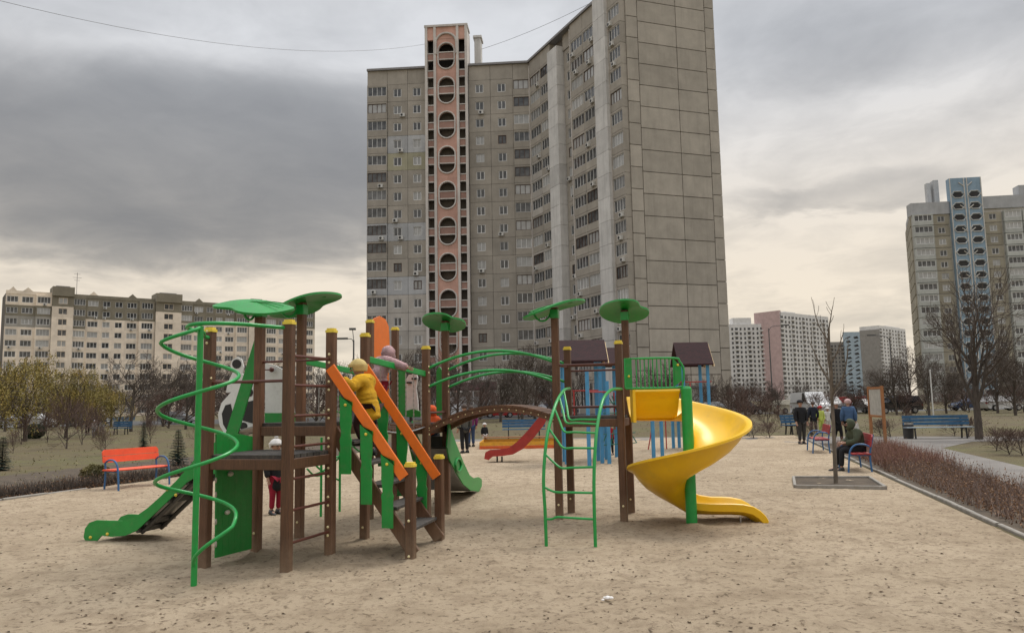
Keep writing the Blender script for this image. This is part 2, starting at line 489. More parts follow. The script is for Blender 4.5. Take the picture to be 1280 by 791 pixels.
# ---- right-hand kerb of concrete edging slabs
def kerb(name, a, b, w, h, slab, label):
    root = tag(link(name, None, None, a), None); root['kind'] = 'structure'
    a, b = V(a), V(b); L = (b - a).length; n = max(1, round(L / slab)); t = (b - a) / n
    for i in range(n):
        m = MB(); j = V((rng.uniform(-.012, .012), rng.uniform(-.01, .01), rng.uniform(-.012, .006)))
        m.beam(a + t * i + j + t * 0.008 + V((0, 0, h / 2 - 0.05)), a + t * (i + 1) + j - t * 0.008 + V((0, 0, h / 2 - 0.05)), w, h + 0.1, 0.012)
        part('kerb_slab', m, CONC, root)
    return root
k1 = G(1098, 590); k2 = V((5.4, 6.6, 0)); kd = (k1 - k2).normalized()
kerb('kerb', k2, k1 + kd * 16, 0.065, 0.055, 1.0, '')
pl = V((sxl(15.0), 15.0, 0)); kerb('kerb', pl + V((-3, -9.0, 0)), pl + V((0.8, 2.4, 0)), 0.07, 0.05, 1.0, '')
# ---- soil strips, paths, far road
def sheet(name, pts, z, m):
    b = MB(); b.add([(p[0], p[1], z) for p in pts], [tuple(range(len(pts)))])
    return struct(name, b, m)
nrm = V((kd.y, -kd.x, 0))
sheet('soil_bed', [k2 + nrm * 0.05, k2 + nrm * 2.0, k1 + nrm * 2.3 + kd * 8, k1 + nrm * 2.0 + kd * 13, k1 + nrm * 0.05 + kd * 13], 0.004, SOIL)
sheet('soil_bed', [(sxl(6) - 0.05, 6), (sxl(36) - 0.05, 36), (sxl(36) - 5, 38), (sxl(20) - 6.0, 20), (sxl(6) - 5, 6)], 0.004, SOIL)
pa, pb, pc, pd_ = G(1100, 556), G(1282, 611), G(1290, 586), G(1178, 560)
sheet('path', [pa, pb + (pb - pa) * 0.6, pc + (pc - pd_) * 0.9, pd_, G(1215, 552), G(1300, 550), G(1300, 545.5), G(900, 545.5), G(540, 549.5), G(540, 553), G(900, 550)], 0.008, PATH)
sheet('road', [(-170, 86), (170, 86), (170, 94), (-170, 94)], 0.006, ROADM)
sheet('parking_strip', [(-120, 94.2), (12, 94.2), (12, 121), (-120, 114)], 0.010, ROADM)
# short dry grass tufts on the lawns
mb = MB()
for _ in range(9000):
    y = 17 + 55 * rng.random() ** 1.7; x = rng.uniform(-0.75 * y, 0.75 * y)
    if sxl(y) - 1.5 < x < sxr(y) + 2.6 and y < 38: continue
    if y < 34 and x > 0 and x < sxr(y) + 7: continue
    if noise.noise((x * 0.25, y * 0.25, 3.0)) + rng.uniform(-.4, .4) < -0.05: continue
    h = rng.uniform(0.03, 0.085); a = rng.uniform(0, PI); w = 0.010 + y * 0.0004
    c, d = math.cos(a) * w, math.sin(a) * w
    mb.add([(x - c, y - d, 0), (x + c, y + d, 0), (x + rng.uniform(-.06, .06), y + rng.uniform(-.06, .06), h)], [(0, 1, 2)])
kg = N('dry_grass_blades'); kg.col(kg.ramp(kg.noise(0.6, 4, 0.6), (0.3, (0.12, 0.12, 0.04)), (0.5, (0.18, 0.155, 0.07)), (0.7, (0.26, 0.205, 0.11)))); kg.rough(0.9)
tag(link('grass', mb.mesh('grass', [kg.mat], 0)), 'sparse dry winter grass on the lawns around the playground', 'grass', kind='stuff')
# ================================================================== BUILDINGS
def concrete(name, c, orand=0.10, streak=0.35, sc=0.5):
    k = N(name); p = k.pos()
    a = k.noise(sc, 5, 0.65, p); s = k.noise(1.4, 5, 0.65, p, scale3=(1.3, 1.3, 0.12)); g = k.noise(18, 4, 0.75, p)
    base = k.ramp(a, (0.3, mul(c, 0.86)), (0.7, mul(c, 1.12)))
    base = k.mix(k.ramp(s, (0.48, (0, 0, 0)), (0.78, (streak,) * 3)), base, mul(c, 0.55))
    base = k.mix(0.5, base, k.ramp(g, (0.3, (0.8,) * 3), (0.7, (1.2,) * 3)), 'MULTIPLY')
    base = k.mix(1.0, base, k.ramp(k.rand(), (0, (1 - orand,) * 3), (1, (1 + orand,) * 3)), 'MULTIPLY')
    k.col(base); k.rough(0.92); k.bump(g, 0.3, 0.03)
    MATS[name] = k.mat
    return k.mat
BEIGE = concrete('beige_panel_concrete', (0.35, 0.317, 0.270))
GABLE = concrete('gable_panel_concrete', (0.385, 0.350, 0.298))
GREYP = concrete('grey_insulated_render', (0.42, 0.425, 0.43))
OCHRE = concrete('yellowish_render', (0.36, 0.34, 0.24))
PALE = concrete('pale_render', (0.43, 0.40, 0.36))
PILLAR = concrete('white_weathered_concrete', (0.58, 0.565, 0.54), streak=0.6)
JOINT = mat('joint_mastic', (0.115, 0.10, 0.083), 0.95)
PINK = concrete('pink_stair_panel', (0.56, 0.335, 0.265))
PINKD = concrete('dull_pink_panel', (0.34, 0.205, 0.165))
TRIM = concrete('white_concrete_trim', (0.58, 0.54, 0.50), streak=0.5)
ROOFM = mat('roof_edge_metal', (0.22, 0.21, 0.21), 0.6, var=0.2)
_cache = {}
def cached(key, fn):
    if key not in _cache: _cache[key] = fn()
    return _cache[key]
def hole_panel(w, h, hole, t, m):
    w, h = round(w, 2), round(h, 2); hole = tuple(round(x, 2) for x in hole) if hole else None
    def mk():
        b = MB()
        if not hole: b.box((w / 2, -t / 2, h / 2), (w, t, h)); return b.mesh('panel', [m], 0)
        x0, x1, z0, z1 = hole
        O = [(0, 0), (w, 0), (w, h), (0, h)]; I = [(x0, z0), (x1, z0), (x1, z1), (x0, z1)]
        vs = [(x, -t, z) for x, z in O] + [(x, -t, z) for x, z in I] + [(x, 0, z) for x, z in O] + [(x, 0, z) for x, z in I]
        fs = []
        for i in range(4):
            j = (i + 1) % 4
            fs += [(i, j, 4 + j, 4 + i), (4 + i, 4 + j, 12 + j, 12 + i), (j, i, 8 + i, 8 + j)]
        b.add(vs, fs); return b.mesh('panel', [m], 0)
    return cached(('hp', w, h, hole, t, m.name), mk)
def win_meshes(w, h, n, m, fw=0.07, pane=None):
    w, h = round(w, 2), round(h, 2)
    def mk():
        b = MB(); d = 0.10
        b.box((w / 2, 0, fw / 2), (w, d, fw)); b.box((w / 2, 0, h - fw / 2), (w, d, fw))
        b.box((fw / 2, 0, h / 2), (fw, d, h - 2 * fw)); b.box((w - fw / 2, 0, h / 2), (fw, d, h - 2 * fw))
        for i in range(1, n): b.box((w * i / n, 0, h / 2), (fw * 1.1, d - 0.01, h - 2 * fw))
        return b.mesh('window', [m], 0)
    def mk2():
        b = MB(); b.box((w / 2, 0.02, h / 2), (w - 2 * fw + .02, 0.02, h - 2 * fw + .02)); return b.mesh('pane', [pane or PANE], 0)
    return cached(('wf', w, h, n, m.name, fw), mk), cached(('wp', w, h, fw, (pane or PANE).name), mk2)
class Facade:
    def __init__(s, root, p0, p1):
        s.root = root; s.p0 = V((p0[0], p0[1], 0)); s.u = V((p1[0] - p0[0], p1[1] - p0[1], 0)); s.L = s.u.length; s.u.normalize()
        s.a = math.atan2(s.u.y, s.u.x); s.n = V((s.u.y, -s.u.x, 0))
    def W(s, x, y, z): return s.p0 + s.u * x - s.n * y + V((0, 0, z))       # y > 0 is inwards
    def put(s, name, me, x, y, z, parent=None, m=None):
        if parent is None:
            o = link(name, me, s.root, s.W(x, y, z) - V(s.root.location), s.a)
        else: o = link(name, me, parent, (x, y, z))
        if m is not None:
            o.material_slots[0].link = 'OBJECT'; o.material_slots[0].material = m
        return o
    def mesh(s, name, b, m, y0=0.0, kind=None):      # a mesh written in facade coordinates
        o = s.put(name, b.mesh(name, mats_of(m), 0), 0, y0, 0)
        if kind: o['kind'] = kind
        return o
    def cell(s, x0, x1, z0, h, kind, m, om=None, t=0.3, gap=0.05, fm=None, rnd=random, y0=0.0, win=None, pane=None):
        w = x1 - x0 - gap; hh = h - gap; hole = None
        if kind == 'win':
            ww, wh, zb, n = win or (1.35, 1.45, 0.78, 2)
            cx = (w - ww) / 2; hole = (cx, cx + ww, zb, zb + wh)
        elif kind == 'loggia':
            n = win[0] if win else 4
            hole = (0.10, w - 0.10, 1.02, hh - 0.30)
        pn = s.put('panel', hole_panel(w, hh, hole, t, m), x0 + gap / 2, y0, z0 + gap / 2, None, om)
        if hole:
            fme, pme = win_meshes(hole[1] - hole[0], hole[3] - hole[2], n, fm or FRAMEW, 0.11 if kind == 'win' else 0.075, pane)
            wn = s.put('window', fme, x0 + gap / 2 + hole[0], y0 - t + 0.12, z0 + gap / 2 + hole[2])
            link('pane', pme, wn)
        return pn
def ac_mesh():
    def mk():
        b = MB(); b.box((0, -0.17, 0.28), (0.82, 0.34, 0.56)); b.lathe([(0.2, 0), (0.2, 0.03)], 10, (-0.1, -0.375, 0.28), 1, 'Y')
        b.box((-0.3, -0.1, -0.03), (0.05, 0.3, 0.05)); b.box((0.3, -0.1, -0.03), (0.05, 0.3, 0.05))
        return b.mesh('air_conditioner', [mat('ac_casing', (0.55, 0.54, 0.51), 0.5), BLACKP], 0)
    return cached('ac', mk)
rb = random.Random(11)
FH = 2.965
# ------------------------------------------------------------------ main 18-storey block
L0 = D(459, 400, 124.5); L1 = D(671.5, 300, 122.3); C0 = D(795, 420, 98.0); R1 = D(911, 426, 102.4)
main = thing('apartment_tower', 'tall grey-brown panel apartment tower with pink stairwell of round openings', 'building', (0, 112, 0))
def core(root, pts, ztop, m, name='wall'):
    b = MB(); pts = [V((p[0], p[1], 0)) for p in pts]
    b.prism(pts, (0, 0, ztop)); return part(name, b, m, root, smooth=0)
def inset(p, d): return (p[0] + d[0], p[1] + d[1])
back = V((-6, 26, 0))
core(main, [L0, L1, C0, R1, R1 + V((-6, 14, 0)), L1 + V((9, 13, 0)), L0 + V((1, 13, 0))], 57.4, JOINT)
ZW = [53.6 - FH * k for k in range(18)]            # window centres, storey by storey from the top
fL = Facade(main, L0, L1)
def fx(x, y, f):                                    # pixel -> distance along that facade
    p = PL(x, y, f.p0, f.u); return (p - f.p0).dot(f.u)
XS = [0, 3.42, 6.85, 10.0, 17.15, 20.75, 24.5, 28.0]
for k, zc in enumerate(ZW):
    z0 = zc - 1.52
    hh = FH if k < 17 else zc + 1.445
    if k == 17: z0 = 0.0; hh = ZW[16] - 1.52
    for i, kind in ((0, 'loggia'), (1, 'win'), (2, 'win'), (4, 'win'), (5, 'win'), (6, 'loggia')):
        om = None
        if k == 3 and i in (1, 2): om = GREYP
        if k == 4 and i in (1, 2): om = OCHRE
        if k in (8, 11) and i in (0, 1, 2): om = GREYP
        if k in (12, 13, 14) and i in (0, 1, 2): om = PALE
        fm = FRAMEB if rb.random() < (0.30 if kind == 'loggia' else 0.06) else FRAMEW
        fL.cell(XS[i], XS[i + 1], z0, hh, kind if k < 17 else 'win', BEIGE, om, fm=fm, t=0.5 if kind == 'loggia' else 0.3)
        if rb.random() < 0.2 and k < 17:
            fL.put('air_conditioner', ac_mesh(), XS[i] + (XS[i + 1] - XS[i]) / 2 + rb.uniform(-.5, .9), -0.3 if kind == 'win' else -0.5, z0 + 0.05 + rb.uniform(0, .2))
for i in (0, 1, 2, 4, 5, 6):
    fL.cell(XS[i], XS[i + 1], ZW[0] - 1.52 + FH, 57.6 - (ZW[0] - 1.52 + FH), 'blank', BEIGE)
b = MB(); b.box((5.0, -0.1, 57.75), (10.1, 1.0, 0.35)); b.box((22.6, -0.1, 57.75), (10.9, 1.0, 0.35)); fL.mesh('roof_edge', b, ROOFM)
# --- the pink stairwell with round openings
b = MB()
SY = -1.0; X0 = 10.02
for x in (0.2, 1.65, 5.45, 6.9): b = MB(); b.box((X0 + x, SY - 0.12, 32.2), (0.42, 0.5, 64.4)); fL.mesh('pilaster', b, TRIM)
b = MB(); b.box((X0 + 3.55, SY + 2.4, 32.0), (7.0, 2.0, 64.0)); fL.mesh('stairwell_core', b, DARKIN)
b = MB(); b.box((X0 + .2, SY + .9, 32.1), (.3, 1.4, 64.2)); b.box((X0 + 6.9, SY + 1.9, 32.1), (.32, 3.4, 64.2)); b.box((X0 + 3.55, SY + 1.2, 64.45), (7.3, 3.2, 0.35)); fL.mesh('stairwell_side', b, TRIM)
for k in range(21):
    zc = 60.55 - FH * k
    if zc < 1: break
    for xo in (0.43, 5.68):
        b = MB(); b.box((X0 + xo + .51, SY + .06, zc - 1.45), (1.0, 0.3, 0.95)); fL.mesh('spandrel', b, PINKD)
        for zo in (.86, 2.03): b = MB(); b.box((X0 + xo + .51, SY + .02, zc - zo), (1.02, 0.36, .16)); fL.mesh('ledge', b, TRIM)
def stadium(cx, cz, w, h, n=12):
    r = w / 2; s = h / 2 - r; pts = []
    for i in range(n + 1): a = PI * i / n; pts.append((cx + r * math.cos(a), cz + s + r * math.sin(a)))
    for i in range(n + 1): a = PI + PI * i / n; pts.append((cx + r * math.cos(a), cz - s + r * math.sin(a)))
    return pts
def stair_unit(zc, hgt=2 * FH):
    def mk1():
        b = MB(); st = stadium(0, 0, 2.55, 4.35); n = len(st); w, h = 1.7, hgt / 2
        out = []
        for x, z in st:
            k = min(w / abs(x) if abs(x) > 1e-6 else 1e9, h / abs(z) if abs(z) > 1e-6 else 1e9)
            out.append((x * k, z * k))
        vs = [(x, -.15, z) for x, z in st] + [(x, -.15, z) for x, z in out] + [(x, .25, z) for x, z in st]
        # make sure the corners are filled
        fs = [(i, (i + 1) % n, n + (i + 1) % n, n + i) for i in range(n)] + [((i + 1) % n, i, 2 * n + i, 2 * n + (i + 1) % n) for i in range(n)]
        b.add(vs, fs)
        for sx_ in (-1, 1):
            for sz in (-1, 1):
                c = (sx_ * w, sz * h)
                # nearest two outline points to this corner
                for i in range(n):
                    p, q = out[i], out[(i + 1) % n]
                    if abs(abs(p[0]) - w) < 1e-4 and abs(abs(q[1]) - h) < 1e-4 and p[0] * sx_ > 0 and q[1] * sz > 0 and p[1] * sz > 0: b.add([(p[0], -.15, p[1]), (q[0], -.15, q[1]), (c[0], -.15, c[1])], [(0, 1, 2)])
                    if abs(abs(q[0]) - w) < 1e-4 and abs(abs(p[1]) - h) < 1e-4 and q[0] * sx_ > 0 and p[1] * sz > 0 and q[1] * sz > 0: b.add([(p[0], -.15, p[1]), (q[0], -.15, q[1]), (c[0], -.15, c[1])], [(0, 1, 2)])
        return b.mesh('stair_panel', [PINK], 0)
    def mk2():
        b = MB(); st = stadium(0, 0, 2.75, 4.55); b.tube([(x, -.2, z) for x, z in st] + [(st[0][0], -.2, st[0][1])], 0.13, 6); return b.mesh('ring', [TRIM])
    def mk3():
        b = MB(); b.box((0, 0, .05), (2.5, .25, 1.05)); return b.mesh('parapet', [PINKD], 0)
    def mk4():
        b = MB(); b.box((0, -.04, 0), (2.56, .32, .16)); return b.mesh('ledge', [TRIM], 0)
    p = fL.put('stair_panel', cached('su1', mk1), X0 + 3.55, SY, zc)
    for nm, key, f in (('ring', 'su2', mk2), ('parapet', 'su3', mk3), ('ledge', 'su4', mk4)):
        if nm == 'ledge':
            for z in (.66, -.56): link(nm, cached(key, f), p, (0, 0, z))
        else: link(nm, cached(key, f), p)
for k in range(10): stair_unit(59.2 - 2 * FH * k)
b = MB(); b.box((X0 + 3.55, SY + .05, 63.3), (3.4, .4, 2.2)); b.box((X0 + .93, SY + .05, 63.2), (1.05, .4, 2.3)); b.box((X0 + 6.17, SY + .05, 63.2), (1.05, .4, 2.3)); fL.mesh('stair_head_panel', b, PINK)
b = MB(); pts = [(X0 + 3.55 + 1.75 * math.cos(PI * i / 14), SY - .28, 61.4 + 1.75 * math.sin(PI * i / 14)) for i in range(15)]
b.tube([(pts[0][0], pts[0][1], 59.5)] + pts + [(pts[-1][0], pts[-1][1], 59.5)], 0.2, 6); fL.mesh('arch_moulding', b, TRIM)
b = MB(); b.box((18.3, 4.5, 61.0), (1.1, 2.2, 6.6)); b.box((18.3, 4.5, 64.5), (1.5, 2.6, .4)); fL.mesh('lift_machine_room', b, [PILLAR])
# --- slanting wing
fO = Facade(main, L1, C0)
XO = [(0.25, 3.95, 'loggia'), (3.95, 7.33, 'loggia'), (10.45, 13.7, 'winr'), (13.75, 17.3, 'loggia'), (17.3, 21.0, 'loggia'), (24.1, 27.0, 'loggia')]
for k, zc in enumerate(ZW):
    z0 = zc - 1.52; hh = FH
    if k == 17: z0 = 0.0; hh = ZW[16] - 1.52
    for i, (a, c, kind) in enumerate(XO):
        om = None
        if i == 0 and k in (5, 6, 7): om = PALE
        if i in (0, 1) and k in (6, 10): om = PALE
        fm = FRAMEB if rb.random() < 0.22 else FRAMEW
        if kind == 'winr':
            fO.cell(a, c, z0, hh, 'win', BEIGE, om, fm=fm, win=(1.5, 1.5, .75, 2), y0=0.15)
        else: fO.cell(a, c, z0, hh, 'loggia', BEIGE, om, fm=fm, t=0.9)
        if rb.random() < 0.24 and k < 17:
            fO.put('air_conditioner', ac_mesh(), a + rb.uniform(.6, c - a - .5), -0.2 if kind == 'winr' else -0.9, z0 + .15)
for a, c, kind in XO: fO.cell(a, c, ZW[0] - 1.52 + FH, 57.6 - (ZW[0] - 1.52 + FH), 'blank', BEIGE, t=0.3 if kind == 'winr' else .9)
for a, c, zt in ((7.4, 10.4, 55.9), (21.05, 24.05, 57.6)):
    n = 18
    for k in range(n):
        z1 = zt - k * zt / n
        b = MB(); b.box(((a + c) / 2, -0.65, z1 - zt / n / 2), (c - a, 1.5, zt / n - .04)); fO.mesh('pier_block', b, PILLAR)
b = MB(); b.box((10.4, -.4, 57.75), (20.8, 1.5, .35)); b.box((24.0, -.4, 57.75), (6.2, 1.6, .35)); fO.mesh('roof_edge', b, ROOFM)
for x in (0.12, 13.72, 24.08):
    b = MB(); b.box((x, -.75, 28.5), (.12, .5, 57)); fO.mesh('wall_strip', b, TRIM)
# --- blank gable of big panels
fG = Facade(main, C0, R1)
XG = [0, 1.75, 7.65, 12.25, fG.L]
for k in range(19):
    zt = 58.3 - FH * k if k else 58.3
    zb = max(0.0, 58.3 - FH * (k + 1)) if k < 18 else 0.0
    for i in range(4):
        off = 0.55 if i in (0, 3) and k else 0
        t0, t1 = zb + (0.55 if i in (0, 3) and zb > 0.1 else 0), zt + off
        if t1 - t0 > 0.2: fG.cell(XG[i], XG[i + 1], t0, t1 - t0, 'blank', GABLE, gap=0.095, t=0.25)
b = MB(); b.box((fG.L / 2, 0, 59.0), (fG.L + .3, .8, .3)); fG.mesh('roof_edge', b, ROOFM)
# --- ground-floor shop with maroon canopy and a light hut in front of the block
AWN = mat('maroon_awning', (0.060, 0.022, 0.020), 0.7, var=.3)
shop = thing('kiosk', 'low shop with dark maroon canopy in front of the pink stairwell', 'kiosk', (-7.5, 112, 0))
b = MB(); b.box((-7.5, 114, 1.7), (9, 5, 3.4)); part('wall', b, concrete('shop_wall', (0.16, 0.13, 0.11)), shop, smooth=0)
b = MB(); b.prism([(-12.6, 111.4, 3.6), (-2.4, 111.4, 3.6), (-2.4, 113.4, 4.6), (-12.6, 113.4, 4.6)], (0, 0, .25)); part('canopy', b, AWN, shop, smooth=0)
for i in range(5):
    b = MB(); b.box((-11 + i * 1.8, 111.46, 1.7), (1.3, .1, 2.0)); part('window', b, PANE, shop, smooth=0)
for i in range(4):
    b = MB(); b.box((-12.3 + i * 3.25, 111.42, 1.75), (.12, .12, 3.5)); part('post', b, FRAMEW, shop, smooth=0)
hut = thing('kiosk', 'small pale hut with flat roof behind bare trees near the gable', 'kiosk', (20.6, 84, 0))
b = MB(); b.box((20.6, 85.2, 1.5), (2.9, 2.4, 3.0)); part('wall', b, PALE, hut, smooth=0)
b = MB(); b.box((20.6, 85.2, 3.1), (3.2, 2.7, .2)); part('roof', b, ROOFM, hut, smooth=0)
b = MB(); b.box((20.2, 83.97, 1.1), (.9, .06, 2.1)); part('door', b, GREYP, hut, smooth=0)
# ------------------------------------------------------------------ long building on the left
CREAM = concrete('cream_render', (0.76, 0.66, 0.545), streak=.2)
OLIVE = concrete('olive_render', (0.225, 0.20, 0.15), streak=.2)
CREAM2 = concrete('pale_cream_render', (0.80, 0.69, 0.56), streak=.15)
GREYL = concrete('grey_render', (0.33, 0.31, 0.275), streak=.2)
A_, B_ = D(5, 430, 205), D(392, 440, 258)
lb = thing('apartment_building', 'long cream apartment block with olive upper floors behind the willow', 'building', (-100, 235, 0))
fB = Facade(lb, A_, B_)
core(lb, [A_, B_, B_ - fB.n * 14, A_ - fB.n * 14], 34.0, JOINT)
def bx(px, py=430): return fx(px, py, fB)
secs = []
cols = []
edges = [(4, 21, 'win', 3), (21, 42, 'win', 3), (42, 62, 'loggia', 3), (62, 89, 'stair', 2), (89, 105, 'loggia', 3), (105, 123.5, 'win', 3), (123.5, 139, 'win', 2), (139, 154.5, 'win', 2), (154.5, 172, 'win', 3), (172, 192, 'loggia', 3), (192, 224, 'stair', 2),
         (224, 239, 'loggia', 3), (239, 255, 'win', 3), (255, 267, 'win', 2), (267, 279, 'win', 2), (279, 293, 'win', 3), (293, 309, 'loggia', 3), (309, 330, 'stair', 2), (330, 345, 'loggia', 3), (345, 360, 'win', 3), (360, 376, 'win', 2), (376, 392, 'loggia', 3)]
for (a, c, kind, n) in edges:
    xa, xb = bx(a), bx(c); w = xb - xa
    for k in range(11):
        z0 = 33.45 - 2.98 * (k + 1); h = 2.98
        if k == 10: z0 = 0.0; h = 33.45 - 2.98 * 10
        if a < 62: om = CREAM2 if k == 0 else OLIVE if k == 1 else GREYL if k == 2 else CREAM
        else: om = OLIVE if k < (3 if 89 <= a < 105 else 2) else CREAM
        if kind == 'stair':
            om = OLIVE if k == 0 else CREAM
            fB.cell(xa, xb, z0, h, 'win', CREAM, om, t=.3, gap=.0, win=(min(2.6, w * .42), 1.7, .8, 2), fm=CREAM, y0=-1.3)
        elif kind == 'loggia': fB.cell(xa, xb, z0, h, 'win', CREAM, om, t=.9, gap=.0, win=(min(w - .3, 3.1), 1.75, .75, 4))
        else: fB.cell(xa, xb, z0, h, 'win', CREAM, om, t=.3, gap=.0, win=(2.6 if n == 3 else 1.9, 1.6, .75, n))
        if kind != 'stair' and rb.random() < .14: fB.put('air_conditioner', ac_mesh(), xa + w / 2 + rb.uniform(-.8, .8), -.3 if kind == 'win' else -.9, z0 + .1)
    if kind == 'stair':
        b = MB(); b.box(((xa + xb) / 2, .2, 16.7), (w - .1, 2.9, 33.4)); fB.mesh('stair_block', b, JOINT)
        b = MB(); b.box(((xa + xb) / 2, 1.2, 34.7), (w + .1, 6.5, 2.6)); fB.mesh('stair_head', b, OLIVE)
        b = MB(); b.box(((xa + xb) / 2, 1.2, 36.2), (w * .65, 3, .5)); fB.mesh('vent_housing', b, ROOFM)
    else:
        b = MB(); b.box(((xa + xb) / 2, .05, 33.9), (w, .9, .9)); fB.mesh('parapet', b, CREAM2 if a < 62 else OLIVE)
    if kind == 'win' and n == 3:
        b = MB(); b.prism([(xa + w * .2, -.42, 34.35), (xa + w * .8, -.42, 34.35), (xa + w * .5, -.42, 35.4)], (0, .6, 0)); fB.mesh('gablet', b, CREAM2 if a < 62 or rb.random() < .3 else OLIVE)
b = MB(); xx = bx(98, 360); b.tube([(xx, 3, 34), (xx, 3, 41)], .07, 5)
for z, w in ((40.6, 1.6), (39.6, 2.2), (38.8, 1.4)): b.tube([(xx - w / 2, 3, z), (xx + w / 2, 3, z)], .05, 4)
fB.mesh('aerial', b, ROOFM)
# ------------------------------------------------------------------ tower on the right with the blue stairwell
TANP = concrete('tan_tile_panel', (0.32, 0.29, 0.225), orand=.14)
BLUEP = concrete('blue_stair_panel', (0.24, 0.33, 0.41))
BALG = concrete('grey_green_balcony', (0.44, 0.45, 0.42))
WHT = concrete('white_joint_trim', (0.55, 0.53, 0.49))
RA, RB = D(1150, 420, 195), D(1300, 420, 191); RC = V((RA.x + 9.3, RA.y + 20.5, 0))
rt = thing('apartment_tower', 'tan tiled apartment tower with blue stairwell of white-edged hexagon openings', 'building', (115, 200, 0))
fR = Facade(rt, RA, RB); fS = Facade(rt, RC, RA)
core(rt, [RC, RA, RB, RB + V((6, 20, 0)), RC + V((25, 4, 0))], 49.0, WHT)
cR = [(0.1, 5.0, 'loggia'), (5.0, 9.2, 'win'), (17.2, 21.6, 'win'), (21.7, 26.0, 'loggia'), (26.1, 30.4, 'loggia')]
for k in range(16):
    z0 = 47.9 - FH * (k + 1); h = FH
    if k == 15: z0 = 0; h = 47.9 - FH * 15
    for a, c, kind in cR:
        if kind == 'loggia':
            fR.cell(a, c, z0, h, 'win', BALG, None, t=1.1, gap=.14, win=(c - a - .6, 1.55, 1.05, 4))
        else: fR.cell(a, c, z0, h, 'win', TANP, None, t=.3, gap=.3, win=(1.7, 1.5, .7, 2))
    for i in range(4):
        w = fS.L / 4
        fS.cell(i * w, i * w + w, z0, h, 'win' if i in (1,) else 'blank', TANP, None, t=.3, gap=.3, win=(1.4, 1.4, .7, 2))
for a, c in ((0, 9.3), (17, 32)):
    b = MB(); b.box(((a + c) / 2, 1.0, 49.4 + (.8 if a else 0)), (c - a, 3.0, 3.2)); fR.mesh('parapet', b, GREYP)
b = MB(); b.box((fS.L / 2, .6, 49.0), (fS.L, 1.2, 2.6)); fS.mesh('parapet', b, GREYP)
for c_, d_ in (((6.5, 5, 53.2), (.9, 1.6, 8.2)), ((8.2, 5, 53.6), (1.2, 2.4, 8.6)), ((28, 2, 53), (3, 3, 3))): b = MB(); b.box(c_, d_); fR.mesh('roof_housing', b, GREYP)
xs0, xs1, ztop = 9.4, 17.0, 56.8; xm = (xs0 + xs1) / 2
b = MB(); b.box((xm, -.2, ztop / 2), (xs1 - xs0, 2.0, ztop)); fR.mesh('stairwell', b, BLUEP)
for x in (xs0 + .12, xm - .35, xm + .35, xs1 - .12): b = MB(); b.box((x, -1.28, ztop / 2), (.2, .22, ztop - .1)); fR.mesh('stair_rib', b, WHT)
for k in range(18):
    zc = 52.4 - FH * k; up = k % 2 == 0
    if zc < 1: break
    for sgn in (-1, 1):
        cx = xm + sgn * 1.95; w = 1.25
        # slanted hexagon: tall on the outer side when "up"
        s = 1 if up else -1
        hx = [(-w, .1 * s - .25 * 0), (-w * .45, .62), (w * .55, .62), (w, -.1), (w * .45, -.62), (-w * .55, -.62)]
        hx = [(-w, 0.0), (-w * .5, .68), (w * .62, .68), (w, .05), (w * .5, -.62), (-w * .6, -.62)]
        if sgn * s < 0: hx = [(-x, z) for x, z in hx][::-1]
        b = MB(); b.prism([(cx + x, -1.24, zc + z) for x, z in hx], (0, .3, 0)); fR.mesh('opening', b, DARKIN)
        b = MB(); b.tube([(cx + x * 1.22, -1.26, zc + z * 1.3) for x, z in hx] + [(cx + hx[0][0] * 1.22, -1.26, zc + hx[0][1] * 1.3)], .12, 4); fR.mesh('moulding', b, WHT)
    if up:
        b = MB(); d = 1.5
        b.tube([(xm - .3, -1.3, zc + 2.1), (xm - 1.6, -1.3, zc + 3.2)], .12, 4); b.tube([(xm + .3, -1.3, zc + 2.1), (xm + 1.6, -1.3, zc + 3.2)], .12, 4)
        fR.mesh('moulding', b, WHT)
# ------------------------------------------------------------------ far towers beyond the road
def far_tower(label, x0, x1, ytop, Y, mwall, side=None, mside=None, heads=(), colsn=8, wfr=.5, fh=2.9, blue=None, row0=3.0, Y1=None):
    a, c = D(x0, 470, Y), D(x1, 470, Y1 or Y); a.z = c.z = 0.0; zt = D((x0 + x1) / 2, ytop, (Y + (Y1 or Y)) / 2).z
    r = thing('apartment_tower', label, 'building', ((a.x + c.x) / 2, (a.y + c.y) / 2, 0), group=None)
    f = Facade(r, a, c)
    core(r, [a, c, c - f.n * 15, a - f.n * 15], zt, mwall)
    if side:
        s0 = a - f.n * side[1] - f.u * .4; b = MB(); b.prism([s0, a - f.u * .4, a + f.u * 1.2, s0 + f.u * 1.2], (0, 0, zt + side[2])); part('end_wall', b, mside, r, smooth=0)
    for hx0, hx1, hy in heads:
        p, q = fx(hx0, 430, f), fx(hx1, 430, f); z = D((hx0 + hx1) / 2, hy, Y).z
        b = MB(); b.box(((p + q) / 2, 5, (z + zt) / 2 - .3), (q - p, 8, z - zt + .6)); f.mesh('roof_housing', b, mwall)
    b = MB(); g = MB(); wc = f.L / colsn; nr = int((zt - 2) / fh)
    for k in range(nr):
        z = zt - row0 - k * fh
        for i in range(colsn):
            xc = wc * (i + .5); w = wc * wfr * (1.25 if i % 3 == 0 else .8)
            if blue and blue[0] <= i < blue[1]: continue
            b.box((xc, -.02, z), (w, .3, 1.45))
            if i % 3 == 0: g.box((xc, -.5, z - 1.35), (wc * .85, 1.0, .95))
    f.mesh('window', b, mat('far_glazing', (0.055, 0.056, 0.06), 0.3, var=.3, sc=.2), kind='stuff')
    if g.v: f.mesh('balcony', g, mwall, kind='stuff')
    return r, f, zt, wc
WF = concrete('far_white_render', (0.64, 0.63, 0.615), streak=.15, orand=.05)
